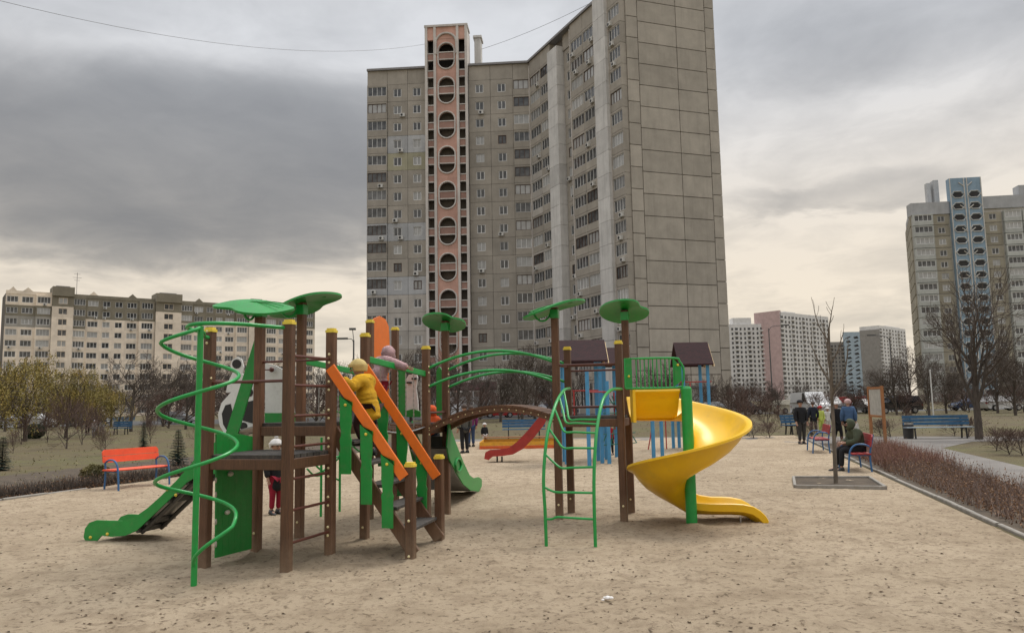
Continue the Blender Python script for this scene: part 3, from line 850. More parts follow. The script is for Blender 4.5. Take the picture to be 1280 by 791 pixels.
PF = concrete('far_pink_render', (0.50, 0.365, 0.35), streak=.1)
GF = concrete('far_grey_render', (0.27, 0.255, 0.235), streak=.2)
far_tower('white far apartment tower seen beside the brown gable', 905, 963, 405, 480, WF, heads=((918, 941, 397),), colsn=11)
far_tower('far apartment tower with blank pink end wall', 979, 1040, 393, 470, WF, (953, 18, 1.0), PF, heads=((984, 998, 388), (1009, 1023, 392)), colsn=14, Y1=505)
r_, f_, zt_, wc_ = far_tower('far grey apartment tower with pale blue patterned stairwell', 1040, 1079, 427, 560, GF, colsn=9, blue=(4, 7))
b = MB(); xa, xb = fx(1055, 440, f_), fx(1075, 440, f_); zz_ = D(1065, 415, 560).z
b.box(((xa + xb) / 2, -.5, zz_ / 2), (xb - xa, 2, zz_)); f_.mesh('stairwell', b, concrete('far_blue_render', (.36, .44, .50), streak=.1))
b = MB()
for k in range(17):
    for s in (-1, 1):
        cx = (xa + xb) / 2 + s * 2.8; z = zz_ - 4 - k * 2.95; t = s * (1 if k % 2 else -1)
        b.prism([(cx - 1.9, -1.6, z - .5 * t - .3), (cx - 1.0, -1.6, z - .9), (cx + 1.9, -1.6, z + .5 * t - .2), (cx + 1.0, -1.6, z + .9)], (0, .2, 0))
f_.mesh('opening', b, DARKIN, kind='stuff')
far_tower('far apartment tower with blank grey end wall behind the notice board', 1103, 1136, 409, 600, WF, (1078, 15, -3), GF, heads=((1110, 1128, 405),), colsn=9, Y1=640)
# ------------------------------------------------------------------ overhead cables
CAB = mat('cable', (0.16, 0.16, 0.17), 0.6)
def cable(p, q, sag, label, r):
    b = MB(); p, q = V(p), V(q); pts = []
    for i in range(25):
        t = i / 24; c = p.lerp(q, t); c.z -= sag * 4 * t * (1 - t); pts.append(c)
    b.tube(pts, r, 5); solo('overhead_cable', b, CAB, label, 'cable', smooth=60)
e1 = fL.W(10.2, -.9, 61.6)
cable(D(-60, -14, 60), e1, 3.0, 'thin cable crossing the sky to the left side of the pink stairwell', .022)
e2 = fL.W(18.5, 4.4, 62.6)
cable(e2, D(800, -30, 104), 0.9, 'thin cable rising from the lift housing over the slanting wing', .03)
# ================================================================== PLAY STRUCTURE
PU = V((0.9625, -0.2712, 0)); PV = V((0.2712, 0.9625, 0))
PA = math.atan2(PU.y, PU.x)
UP = V((0, 0, 1))
ps = thing('play_structure', 'wooden post climbing structure with green leaf roofs, bridges and yellow spiral slide', 'playground', (-0.8, 10.3, 0))
PST = dict(A1=(-3.385, 8.58, 2.64), A2=(-2.42, 8.31, 2.68), A3=(-2.155, 9.13, 2.66), A4=(-3.13, 9.50, 3.02), A5=(-2.84, 10.32, 3.14), A6=(-1.945, 10.12, 2.69),
           A7=(-2.255, 12.13, 3.09), A8=(-1.99, 13.0, 3.05), B1=(-1.315, 11.65, 2.62), B2=(-1.085, 12.41, 3.08), S1=(-1.19, 8.90, 1.09), S2=(-0.965, 9.97, 1.10),
           C1=(0.645, 11.54, 3.16), C2=(0.87, 12.24, 2.61), C3=(1.555, 11.28, 2.62), C4=(1.775, 12.04, 3.16))
def P(n, z=0.0): return V((PST[n][0], PST[n][1], z))
LEAF = ('A4', 'A5', 'B2', 'C1', 'C4')
bolts = {k: [] for k in PST}
def bolt(k, toward, zs, side=0.0):
    d = V(toward); d.z = 0; d.normalize(); s = V((d.y, -d.x, 0))
    for z in zs: bolts[k].append((d, s * side, z))
posts = {}
for k, (x, y, z) in PST.items():
    b = MB(); b.beam((x, y, -0.15), (x, y, z - (0.0 if k in LEAF else 0.035)), 0.105, 0.105, 0.012, xdir=PU)
    for s in (-1, 1):                       # the shallow groove that runs down each face
        pass
    posts[k] = part('post', b, WOOD, ps, smooth=25)
    if k not in LEAF:
        b = MB(); a = V((x, y, z - 0.045))
        b.beam(a, a + UP * 0.03, 0.118, 0.118, 0.014, xdir=PU); b.beam(a + UP * 0.03, a + UP * 0.052, 0.10, 0.10, 0.02, xdir=PU)
        part('post_cap', b, CAPY, posts[k])
# ---- leaf roofs
def leaf_roof(k, L, Wd, az_, tilt_axis, tilt, shift, hoop=None):
    c = P(k, PST[k][2]); n = 44; M = Matrix.Rotation(tilt, 3, V(tilt_axis)) @ Matrix.Rotation(az_, 3, 'Z')
    top = []; rows = 5; vs = []; fs = []
    def outline(t):
        a = 2 * PI * t
        r = 1 + 0.10 * math.cos(a) - 0.27 * math.exp(-((a - 0.95) / 0.36) ** 2) + .10 * math.exp(-((a - 3.3) / .4) ** 2) + 0.10 * math.exp(-((a - 0.1) / 0.5) ** 2) + 0.10 * math.exp(-((a - 2 * PI - .1) / 0.5) ** 2)
        return (L / 2 * r * math.cos(a), Wd / 2 * r * math.sin(a))
    for sgn, th in ((1, 0.014), (-1, -0.014)):
        for i in range(rows + 1):
            f = i / rows
            for j in range(n):
                x, y = outline(j / n)
                z = th - 0.055 * f * f + 0.02 * math.sin(x * f * 5)
                vs.append(c + M @ (V((x * f, y * f, z)) + V(shift)))
    K = (rows + 1) * n
    for i in range(rows):
        for j in range(n):
            j2 = (j + 1) % n
            if i == 0: fs += [(j, n + j, n + j2)] if False else [(i * n + j, (i + 1) * n + j, (i + 1) * n + j2, i * n + j2)]
            else: fs.append((i * n + j, (i + 1) * n + j, (i + 1) * n + j2, i * n + j2))
            fs.append((K + i * n + j2, K + (i + 1) * n + j2, K + (i + 1) * n + j, K + i * n + j))
    for j in range(n):
        j2 = (j + 1) % n; fs.append((rows * n + j, K + rows * n + j, K + rows * n + j2, rows * n + j2))
    b = MB(); b.add(vs, fs); lf = part('leaf_roof', b, GREENP, ps, smooth=50)
    b = MB()
    for s in (-1, 0, 1):
        pts = [c + M @ (V((L * .42 * t, s * t * Wd * .2, 0.022 - 0.05 * t * t)) + V(shift)) for t in (-.9, -.5, 0, .5, .9)]
        b.tube(pts, 0.006, 5)
    part('leaf_vein', b, GREENP, lf)
    b = MB(); q = P(k, PST[k][2] - 0.16); b.beam(q, q + UP * 0.13, 0.125, 0.125, 0.01, xdir=PU); part('bracket', b, GREEN, lf)
    if hoop:
        b = MB(); d = V(hoop).normalized(); R_ = V(hoop).length; pts = []
        for i in range(11):
            a = PI * i / 10; pts.append(c + d * (0.06 + R_ * (1 - math.cos(a)) / 2 * 1.0) + UP * (-0.03 - 0.17 * math.sin(a)))
        b.tube(pts, 0.016, 6); part('hoop', b, GREEN, lf)
leaf_roof('A4', 0.93, 0.74, math.radians(172), (1, 0.1, 0), math.radians(18), (0.04, 0.02, 0.02), hoop=(-.12, -.1, 0))
leaf_roof('A5', 0.92, 0.74, math.radians(-8), (0.6, 1, 0), math.radians(-15), (0.0, 0.0, 0.01), hoop=(-.2, -.14, 0))
leaf_roof('B2', 0.74, 0.70, math.radians(-115), (1, -0.25, 0), math.radians(-14), (0.0, 0.0, 0.02))
leaf_roof('C1', 0.92, 0.70, math.radians(8), (0.25, 1, 0), math.radians(-15), (-0.06, 0, 0.03), hoop=(-.26, -.02, 0))
leaf_roof('C4', 0.80, 0.78, math.radians(-100), (1, -0.2, 0), math.radians(-16), (-0.02, 0, 0.03))
# ---- decks
def deck(cs, z, n, th=0.04, bh=0.115, name='deck'):
    a, b_, c, d = [V((p[0], p[1], z)) for p in cs]          # a-b front edge, d-c back edge
    fr = MB()
    for p, q in ((a, b_), (b_, c), (c, d), (d, a)): fr.beam(p - UP * (th + bh / 2), q - UP * (th + bh / 2), 0.05, bh, 0.005)
    o = part(name, fr, WOOD, ps, smooth=25)
    for i in range(n):
        m = MB(); e0 = a.lerp(d, (i + .06) / n); e1 = b_.lerp(c, (i + .06) / n); g0 = a.lerp(d, (i + .94) / n); g1 = b_.lerp(c, (i + .94) / n)
        m.prism([e0 - UP * th, e1 - UP * th, g1 - UP * th, g0 - UP * th], (0, 0, th + rb.uniform(-.002, .003)))
        part('plank', m, DARKDECK, o, smooth=0)
    return o
def corners(*ks): return [P(k) for k in ks]
deck(corners('A1', 'A2', 'A3', 'A4'), 1.235, 7)
deck(corners('A4', 'A3', 'A6', 'A5'), 1.555, 7)
deck(corners('A7', 'B1', 'B2', 'A8'), 1.46, 7)
deck(corners('C1', 'C3', 'C4', 'C2'), 1.53, 6)
for k in PST: pass
# ---- red-brown rails and rungs
def rail(k1, k2, z1, z2=None, r=0.016, m=MAROON, name='rail', bl=True):
    z2 = z1 if z2 is None else z2
    a, c = P(k1, z1), P(k2, z2); d = (c - a).normalized()
    b = MB(); b.tube([a + d * .05, c - d * .05], r, 8); part(name, b, m, ps)
for z in (0.31, 0.65, 0.98, 1.32, 1.65, 1.98, 2.30): rail('A2', 'A3', z, r=0.0155, name='rung')
for z in (0.31, 0.65, 0.98, 1.32, 1.65, 1.98, 2.30):
    bolts['A3'] += [(-PV, V((0, 0, 0)), z + .055), (-PV, V((0, 0, 0)), z - .04)]
rail('A1', 'A2', 2.03); rail('A1', 'A4', 2.05); rail('A4', 'A3', 2.3, r=.014)
for z in (1.78, 2.08): pass
rail('C1', 'C3', 2.29); rail('C2', 'C4', 2.23); rail('C1', 'C2', 2.29); rail('C2', 'C4', 1.66, r=.02); rail('B1', 'B2', 1.62, r=.018)
rail('C2', 'C4', 2.31)
# ---- spiral climbing pole
pc_ = G(242, 738); pole_top = V((pc_.x, pc_.y, 2.57)); HR = 0.372
b = MB(); b.tube([V((pc_.x, pc_.y, -.1)), pole_top], 0.030, 12); sp_ = part('climbing_pole', b, GREEN, ps)
pts = []; nt = 150
for i in range(nt + 1):
    tn = 3.0 * i / nt; an = -PI / 2 - 2 * PI * tn
    z = 2.55 - .687 * tn if tn < 2.7 else 2.55 - .687 * 2.7 - (tn - 2.7) * 1.55
    rr = HR * min(1.0, tn * 4.5 + .05, max(.05, (3.0 - tn) * 4.2))
    pts.append(V((pc_.x + rr * math.cos(an), pc_.y + rr * math.sin(an), z)))
b = MB(); b.tube(pts, 0.0185, 9); part('spiral_tube', b, GREEN, sp_)
a, c = P('A2', 2.60), P('A1', 2.53)
hp = [a + V((-.05, -.03, 0)), a.lerp(V((pc_.x, pc_.y, 2.60)), .55) + V((0, .0, 0.012)), V((pc_.x + .08, pc_.y + .03, 2.60)), V((pc_.x - .12, pc_.y + .06, 2.59)), V((pc_.x - .22, pc_.y + .22, 2.57)), V((pc_.x - .15, pc_.y + .42, 2.55)), c + V((.02, -.22, 0)), c + V((.0, -.06, 0))]
def spline(p, n=6):
    out = []; p = [V(q) for q in p]; q = [p[0] * 2 - p[1]] + p + [p[-1] * 2 - p[-2]]
    for i in range(1, len(q) - 2):
        for j in range(n):
            t = j / n
            out.append(0.5 * ((2 * q[i]) + (q[i + 1] - q[i - 1]) * t + (2 * q[i - 1] - 5 * q[i] + 4 * q[i + 1] - q[i + 2]) * t * t + (3 * q[i] - q[i - 1] - 3 * q[i + 1] + q[i + 2]) * t ** 3))
    out.append(p[-1]); return out
b = MB(); b.tube(spline(hp), 0.021, 9); part('holding_bar', b, GREEN, sp_)
bolts['A1'] += [(-PV, PU * .0, 2.60), (-PV, PU * 0, 2.47), (-PV * .6 + PU * .8, PU * 0, 2.08), (-PV * .6 + PU * .8, PU * 0, 1.98)]
bolts['A2'] += [(-PU, PU * 0, 2.64), (-PU, PU * 0, 2.54)]
# ---- green wave slide off the high deck, with its side boards and white animal board
gs0 = G(112, 676); gdir = PU
def TRc(pts, p0, dr, ox, oy, s):       # picture crop coordinates -> points on a plane
    return [PL(ox + x / s, oy + y / s, p0, dr) for x, y in pts]
c2 = (90, 530, 3.597); c1 = (90, 350, 3.597)
lower_top = [(52, 508), (58, 468), (78, 442), (110, 431), (165, 433), (225, 434), (280, 418), (340, 376), (400, 322), (470, 252), (530, 184), (556, 150)]
lower_bot = [(556, 236), (515, 262), (430, 345), (330, 440), (290, 478), (240, 500), (180, 506), (132, 500), (106, 530), (90, 541), (66, 536)]
blade = [(690, 690), (824, 255), (827, 300), (824, 420), (745, 690), (815, 705), (815, 770)]
near = TRc(lower_top, gs0, gdir, *c2) + TRc(blade, gs0, gdir, *c1)
near += [PL(268, 592, gs0, gdir)] + TRc(lower_bot, gs0, gdir, *c2)
SLW = 0.56
b = MB(); b.prism(near, PV * 0.022); sl1 = part('slide', b, GREENP, ps, smooth=25)
sl1['label'] = 'green wave slide with steel bed'
far = [p + PV * SLW for p in TRc(lower_top + [(556, 236)] + lower_bot[1:], gs0, gdir, *c2)]
b = MB(); b.prism(far, PV * 0.022); part('side_board', b, GREENP, sl1, smooth=25)
bedp = [(132, 486), (180, 492), (240, 486), (290, 462), (330, 424), (430, 328), (515, 245), (556, 214)]
bed = TRc(bedp, gs0, gdir, *c2); bed.append(P('A4', 1.5) + PV * .4 + (gs0 - PL(*[120, 600], gs0, gdir)) * 0)
bed[-1] = V((bed[-2] + PU * .42)); bed[-1].z = 1.42; bed.append(bed[-1] + PU * .45 + V((0, 0, .1)))
for i, (dz0, dz1, m_, nm) in enumerate(((0.0, -0.02, SLIDEBED, 'slide_bed'),)):
    b = MB(); vs = []
    for p in bed: vs += [p + PV * .02 + UP * dz0, p + PV * (SLW) + UP * dz0, p + PV * (SLW) + UP * dz1, p + PV * .02 + UP * dz1]
    fs = []
    for k in range(len(bed) - 1):
        for j in range(4): fs.append((k * 4 + j, k * 4 + (j + 1) % 4, k * 4 + 4 + (j + 1) % 4, k * 4 + 4 + j))
    b.add(vs, fs); part(nm, b, m_, sl1, smooth=60)
b = MB()
for k in range(3, 8):
    p = bed[k] - UP * .05; b.beam(p + PV * .02, p + PV * SLW, .04, .06)
b.tube([p - UP * .085 + PV * .1 for p in bed[3:9]], .03, 6); b.tube([p - UP * .085 + PV * (SLW - .1) for p in bed[3:9]], .03, 6)
part('bed_support', b, mat('dark_steel', (.09, .088, .085), .5, metal=.4), sl1)
b = MB()
for x, y in ((430, 292), (468, 318), (160, 493), (84, 508)): b.ball(PL(90 + x / 3.597, 530 + y / 3.597, gs0, gdir) - PV * .006, .022, 8, sc=(1, .5, 1))
part('bolt_cap', b, CAPY, sl1, kind='stuff')
# animal board on the slide's far side
fp = gs0 + PV * SLW
pb_ = TRc([(700, 462), (692, 505), (715, 503), (672, 552), (656, 605), (664, 655), (697, 708), (818, 690), (818, 470), (790, 440), (765, 420), (772, 390), (762, 355), (742, 345), (720, 358), (712, 385), (722, 415)], fp, gdir, *c1)
b = MB(); b.prism(pb_, PV * .02); pan = part('animal_board', b, WHITEP, ps, smooth=25); pan['label'] = 'white panda-shaped board with black patches beside the green slide'
b = MB()
def patch(pts, d=.004): b.prism([p - PV * d for p in TRc(pts, fp, gdir, *c1)], PV * (d * .7))
patch([(741 + 21 * math.cos(t * .5236), 377 + 21 * math.sin(t * .5236)) for t in range(12)])
patch([(714, 556), (690, 562), (674, 600), (680, 648), (701, 684), (722, 640), (722, 590)])
patch([(758, 570), (785, 548), (816, 540), (816, 645), (770, 632), (752, 605)])
patch([(770 + 20 * math.cos(t * .5236), 655 + 16 * math.sin(t * .5236)) for t in range(12)], .006)
patch([(797 + 18 * math.cos(t * .5236), 505 + 20 * math.sin(t * .5236)) for t in range(12)])
part('black_patch', b, BLACKP, pan, smooth=0)
wb = TRc([(868, 372), (915, 384), (948, 402), (990, 440), (1000, 600), (868, 600)], fp + PV * .1, gdir, *c1)
b = MB(); b.prism(wb, PV * .02); wbo = part('play_board', b, WHITEP, ps, smooth=25)
b = MB(); b.prism([p - PV * .008 for p in TRc([(868, 597), (1000, 597), (1000, 640), (868, 640)], fp + PV * .1, gdir, *c1)], PV * .03); part('base_strip', b, GREENP, wbo, smooth=0)
b = MB(); q = PL(90 + 907 / 3.597, 350 + 403 / 3.597, fp + PV * .1, gdir); b.ball(q - PV * .05, .036, 10); b.tube([q - PV * .05, q - PV * .05 - PU * .12], .01, 6); part('knob', b, MAROON, wbo)
# green wall under the low deck
wd_ = (P('A4') - P('A1')).normalized()
wp = [PL(x, y, P('A1'), wd_) for x, y in ((270, 697), (314.5, 685.5), (316, 545), (271, 542))]
wn_ = V((wd_.y, -wd_.x, 0))
b = MB()
for i in range(6):
    a0, a1 = wp[0].lerp(wp[1], i / 6), wp[0].lerp(wp[1], (i + .985) / 6); t0, t1 = wp[3].lerp(wp[2], i / 6), wp[3].lerp(wp[2], (i + .985) / 6)
    b.prism([a0, a1, t1, t0], -wn_ * .02)
cw = part('climbing_wall', b, GREENP, ps, smooth=0); cw['label'] = 'upright green plank wall under the low deck'
for x, y, w in ((287, 592, .055), (283, 640, .05)):
    b = MB(); q = PL(x, y, P('A1'), wd_) + wn_ * .012; b.ball(q, w, 12, sc=(.6, 1, .55)); part('hand_hold', b, mat('pale_grip', (.55, .53, .45), .5), cw)
for y in (600, 618, 652, 680): b = MB(); b.ball(PL(269.5, y, P('A1'), wd_) + wn_ * .004, .022, 8, sc=(.5, 1, 1.6)); part('notch', b, mat('pale_grip', (.55, .53, .45), .5), cw)
# ---- staircase
s1, s2 = P('S1'), P('S2'); a3, a6 = P('A3'), P('A6')
def stringer(p, q, off):
    b = MB(); d = (q - p).normalized(); b.beam(p + UP * 1.46 + off, q + d * .02 + UP * .07 + off, .045, .15, .006); return b
st = part('staircase', stringer(a3, s1, PV * .06), WOOD, ps, smooth=25)
part('stringer', stringer(a6, s2, -PV * .06), WOOD, st, smooth=25)
for i in range(5):
    t = (i + .85) / 5.6; p = a3.lerp(s1, t); q = a6.lerp(s2, t); z = 1.50 - 1.40 * t
    b = MB(); d = (q - p).normalized(); b.beam(p + d * .06 + UP * (z + .03), q - d * .06 + UP * (z + .03), .24, .035, .004); part('step', b, DARKDECK, st, smooth=25)
def handrail(p, q, z1, z2, off):
    b = MB(); b.beam(p + UP * z1 + off, q + UP * z2 + off, .028, .125, .006); return b
h1 = part('handrail', handrail(a3 + PU * .02, s1 - PU * .05, 2.20, .93, PV * -.065), ORANGE, ps, smooth=25)
h2 = part('handrail', handrail(a6 + PU * .02, s2 - PU * .01, 2.25, .83, -PV * .065), ORANGE, ps, smooth=25)
def baluster(p, z0, z1, parent, off):
    w = .078; n = 16; L, R_ = [], []
    for i in range(n + 1):
        t = i / n; k = 1 - .16 * abs(math.sin(t * PI * 3.0)) + .10 * math.sin(t * 9.0)
        if t < .45: k = 0.86 + (.10 if abs(t - .42) < .03 else 0)
        L.append(p - PU * w * k + UP * (z0 + (z1 - z0) * t + (0 if t < 1 else .02))); R_.append(p + PU * w * k + UP * (z0 + (z1 - z0) * t - (.10 if t == 1 else 0)))
    b = MB(); b.prism([q + off for q in L + R_[::-1]], PV * .02); o = part('baluster', b, GREENP, parent, smooth=25)
    b = MB(); b.ball(p + off - PV * .008 + UP * (z1 - .09), .018, 8, sc=(1, .6, 1)); part('bolt_cap', b, CAPY, parent)
def bal_set(p, q, zt1, zt2, parent, off, rows):
    for t, l in rows:
        c = p.lerp(q, t); z = zt1 + (zt2 - zt1) * t - .02; baluster(c, z - l, z, parent, off)
bal_set(a3, s1, 2.18, .88, h1, -PV * .10, ((.24, .88), (.50, .88), (.76, .80)))
bal_set(a6, s2, 2.24, .80, h2, -PV * .04, ((.26, .88), (.52, .88), (.78, .74)))
bolts['S1'] += [(-PV, PU * 0, .45), (-PV, PU * 0, .06)]; bolts['S2'] += [(-PV, -PU * .0, .86), (-PV, -PU * .03, .05)]
# ---- suspension bridge between the towers
CHAIN = STEEL
def chain_side(p, q, z1, z2, zd1, zd2, n):
    b = MB(); b.beam(p + UP * z1, q + UP * z2, .04, .085, .008); o = part('bridge_rail', b, GREEN, ps, smooth=25)
    for i in range(n):
        t = (i + .7) / (n + .4); a = p.lerp(q, t) + UP * (z1 + (z2 - z1) * t - .04); c = p.lerp(q, t) + UP * (zd1 + (zd2 - zd1) * t - .10 * math.sin(PI * t))
        m = MB(); m.tube([a, a + UP * .06], .012, 6)
        L = (a - c).length; k = int(L / .034)
        for j in range(k):
            e = a.lerp(c, (j + .5) / k); w = .010
            if j % 2: m.box(e, (.020, .006, .040))
            else: m.box(e, (.006, .020, .040))
        part('chain', m, CHAIN, o, smooth=0)
    return o
chain_side(P('A6'), P('B1'), 2.36, 2.20, 1.55, 1.46, 7)
chain_side(P('A5'), P('A7'), 2.36, 2.22, 1.55, 1.46, 7)
b = MB(); sg = []
for k1_, k2_ in (('A6', 'B1'), ('A5', 'A7')):
    sg.append([P(k1_).lerp(P(k2_), t / 10) + UP * (1.50 + (1.42 - 1.50) * t / 10 - .10 * math.sin(PI * t / 10)) for t in range(11)]); b.tube(sg[-1], .012, 6)
br = part('suspension_bridge', b, STEEL, ps)
for i in range(10):
    a, c = sg[0][i].lerp(sg[0][i + 1], .5), sg[1][i].lerp(sg[1][i + 1], .5); m = MB(); m.beam(a + UP * .03, c + UP * .03, .13, .04, .004); part('plank', m, WOOD, br, smooth=25)
# ---- boards on the middle tower
def board(pts, k, dr, m, name='board', th=.02, off=V((0, 0, 0))):
    q = [PL(x, y, P(k) + off, dr) for x, y in pts]; nn = V((dr.y, -dr.x, 0)); b = MB(); b.prism(q, -nn * th); return part(name, b, m, ps, smooth=25)
d78 = (P('A8') - P('A7')).normalized(); d8b = (P('B2') - P('A8')).normalized()
board([(466, 523), (487, 521), (487, 425), (486, 408), (482, 399), (475, 395), (468, 398), (466, 405)], 'A7', d78, ORANGE)
board([(496.5, 520), (506.5, 520), (506.5, 462), (503, 456), (497, 458)], 'A8', d8b, GREENP)
wbb = board([(508, 520), (523, 520), (522, 500), (520, 485), (522, 472), (518, 462), (515, 468), (511, 468), (508, 473)], 'A8', d8b, WHITEP, 'animal_board')
wbb['label'] = 'white animal-shaped board on the middle tower'
board([(508, 521), (526, 521), (525, 514), (516, 511), (508, 513)], 'A8', d8b, GREENP, off=-PV * .03)
for x, y in ((509, 478), (515, 473)): b = MB(); b.tube([PL(x, y, P('A8') - PV * .02, d8b), PL(x + 5, y, P('A8') - PV * .02, d8b)], .018, 6); part('black_patch', b, BLACKP, wbb)
board([(545.5, 518), (552, 518), (552, 462), (549, 458), (545.5, 463)], 'A8', d8b, GREENP)
# ---- second green slide behind the middle tower
e2_ = G(596, 617); sd = V((e2_.x - P('B2').x - .08, e2_.y - P('B2').y, 0)).normalized(); sn = V((-sd.y, sd.x, 0))
c4 = (330, 520, 3.953)
o2 = [(915, 20), (935, 95), (962, 165), (990, 235), (1016, 290), (1036, 306), (1062, 300), (1077, 312), (1077, 345), (1063, 372), (1022, 366), (985, 335), (950, 275), (918, 215), (905, 150)]
n2 = TRc(o2, e2_, sd, *c4)
b = MB(); b.prism(n2, sn * .02); sl2 = part('slide', b, GREENP, ps, smooth=25); sl2['label'] = 'green slide running away from the middle tower'
b = MB(); b.prism([p + sn * .58 for p in n2], sn * .02); part('side_board', b, GREENP, sl2, smooth=25)
bd = TRc([(905, 150), (950, 275), (985, 328), (1022, 355), (1060, 362)], e2_, sd, *c4)
b = MB(); vs = []
for p in bd: vs += [p + sn * .02, p + sn * .58, p + sn * .58 - UP * .03, p + sn * .02 - UP * .03]
b.add(vs, [(k * 4 + j, k * 4 + (j + 1) % 4, k * 4 + 4 + (j + 1) % 4, k * 4 + 4 + j) for k in range(len(bd) - 1) for j in range(4)]); part('slide_bed', b, SLIDEBED, sl2, smooth=60)
b = MB(); t_ = [p + sn * .012 for p in TRc([(965 + 14 * math.cos(t * .5236), 240 + 32 * math.sin(t * .5236)) for t in range(12)], e2_ - sn * .03, sd, *c4)]
b.tube(t_ + [t_[0]], .018, 6); part('grip_ring', b, GREEN, sl2)
PANELG = mat('grey_panel', (.11, .105, .10), .7, var=.2, sc=2, dirt=.4)
for (y0, y1) in ((545, 573), (574, 598), (599, 612)):
    q = [PL(x, y, P('B2') + PV * .1, PU) for x, y in ((537, y1), (563, y1), (563, y0), (537, y0))]
    b = MB(); b.prism(q, PV * .02); part('grey_board', b, PANELG, ps, smooth=0)
# ---- arched bridge
def arch_pts(k1_, k2_, z0, zm, z1, n, off=V((0, 0, 0))):
    out = []
    for i in range(n + 1):
        t = i / n; z = z0 + (z1 - z0) * t + (zm - (z0 + z1) / 2) * 4 * t * (1 - t); out.append(P(k1_).lerp(P(k2_), t) + UP * z + off)
    return out
nb = 18
e_n = arch_pts('B1', 'C1', 1.37, 1.685, 1.50, nb, -PV * .01); e_f = arch_pts('B2', 'C2', 1.37, 1.685, 1.50, nb, PV * .01)
b = MB()
for e in (e_n, e_f):
    vs = []
    for p in e: vs += [p + PV * -.02, p + PV * .02, p + PV * .02 - UP * .075, p - PV * .02 - UP * .075]
    b.add(vs, [(k * 4 + j, k * 4 + (j + 1) % 4, k * 4 + 4 + (j + 1) % 4, k * 4 + 4 + j) for k in range(nb) for j in range(4)] + [(0, 1, 2, 3), (nb * 4 + 3, nb * 4 + 2, nb * 4 + 1, nb * 4)])
ab = part('arched_bridge', b, WOOD, ps, smooth=30)
for i in range(nb):
    m = MB(); q = [e_n[i].lerp(e_n[i + 1], .06), e_n[i].lerp(e_n[i + 1], .94), e_f[i].lerp(e_f[i + 1], .94), e_f[i].lerp(e_f[i + 1], .06)]
    q[0] -= PV * .04; q[1] -= PV * .04; m.prism(q, UP * .03); part('plank', m, WOOD, ab, smooth=0)
b = MB()
for i in range(nb):
    b.ball(e_n[i].lerp(e_n[i + 1], .5) - PV * .022 - UP * .035, .010, 6)
part('bolt_cap', b, BOLT, ab, kind='stuff')
for ks, zz_list in ((('B1', 'C1'), ((2.27, 2.53, 2.33), (1.99, 2.24, 2.04))), (('B2', 'C2'), ((2.27, 2.53, 2.33), (1.99, 2.24, 2.04)))):
    for z0, zm, z1 in zz_list:
        b = MB(); b.tube(arch_pts(*ks, z0, zm, z1, 20), .021, 9); part('bridge_rail', b, GREEN, ps)
for k_ in ('B1', 'B2'): bolts[k_] += [(PU - PV * .5, PU * 0, z) for z in (2.31, 2.22, 2.03, 1.94, 1.4, 1.3)]
# ---- green arched ladder
fr_ = V((0.30, 1.0, 0)).normalized()
LT = [(683, 684, 9.62), (681.5, 640, 9.64), (679.5, 600, 9.68), (682, 560, 9.80), (686, 535, 9.95), (693, 510, 10.2), (699, 496, 10.5), (706, 487, 10.9), (712, 485.5, 11.5)]
RT = [(744.5, 685, 9.50), (743, 640, 9.52), (742.5, 600, 9.56), (744, 560, 9.68), (747, 530, 9.85), (752, 505, 10.1), (757.5, 493, 10.4), (766, 486.5, 10.8), (777, 486, 11.25)]
lt = spline([D(*p) for p in LT], 5); rt_ = spline([D(*p) for p in RT], 5)
lt[0].z = rt_[0].z = -.03
b = MB(); b.tube(lt, .021, 9); b2 = MB(); b2.tube(rt_, .021, 9)
lad = part('arch_ladder', b, GREEN, ps); part('side_tube', b2, GREEN, lad)
def at_y(ch, py):                                  # point of a tube at a picture row
    best = None
    for p in ch:
        d = p - V((0, 0, H0)); dep = d.y * CP + d.z * SP; bb = (-d.y * SP + d.z * CP) / dep; aa = d.x / dep
        y = H / 2 - (aa * SR + bb * CR) * F
        if best is None or abs(y - py) < best[0]: best = (abs(y - py), p)
    return best[1]
for yl, (fx0, fy), yr in ((489, (712, 524), 523), (497, (708, 528), 530), (511, (705.7, 539.3), 539), (536.6, (704.4, 559.5), 559.5), (568, (702, 584.7), 584.5), (609, (697, 615), 615), (651.5, (697, 646), 645.5)):
    a, c = at_y(lt, yl), at_y(rt_, yr); mid = D(fx0, fy, c.y * .7 + a.y * .3)
    k = a.lerp(mid, .55); k.z -= .012
    b = MB(); b.tube(spline([a, k, mid, mid.lerp(c, .35), c], 4), .0145, 8); part('rung', b, GREEN, lad)
# ---- yellow spiral slide
sc_ = G(865, 657); zc0 = 1.50
b = MB(); b.tube([V((sc_.x, sc_.y, -.1)), V((sc_.x, sc_.y, 1.90))], .078, 20); pole2 = part('centre_pole', b, GREEN, ps)
b = MB(); b.lathe([(.078, 1.9), (.06, 1.93), (.0, 1.94)], 16, (sc_.x, sc_.y, 0)); part('pole_cap', b, GREEN, pole2)
RI, RO = .085, .775
prof = []                                           # (radius fraction, height above the floor)
for f, h in ((0.0, .13), (.02, .05), (.10, .01), (.25, -.01), (.42, -.01), (.60, .02), (.75, .08), (.87, .16), (.955, .245), (1.0, .29), (1.025, .305), (1.125, .297), (1.13, .265), (1.015, .235), (.90, .13), (.77, .045), (.60, -.015), (.40, -.045), (.20, -.045), (-.02, .04), (-.035, .13)):
    prof.append((RI + (RO - RI) * f, h))
secs_ = []
th0 = math.radians(90); tot = 2 * PI; drop = 1.30
ny_ = len(prof); back_ = V((0, 1, 0))
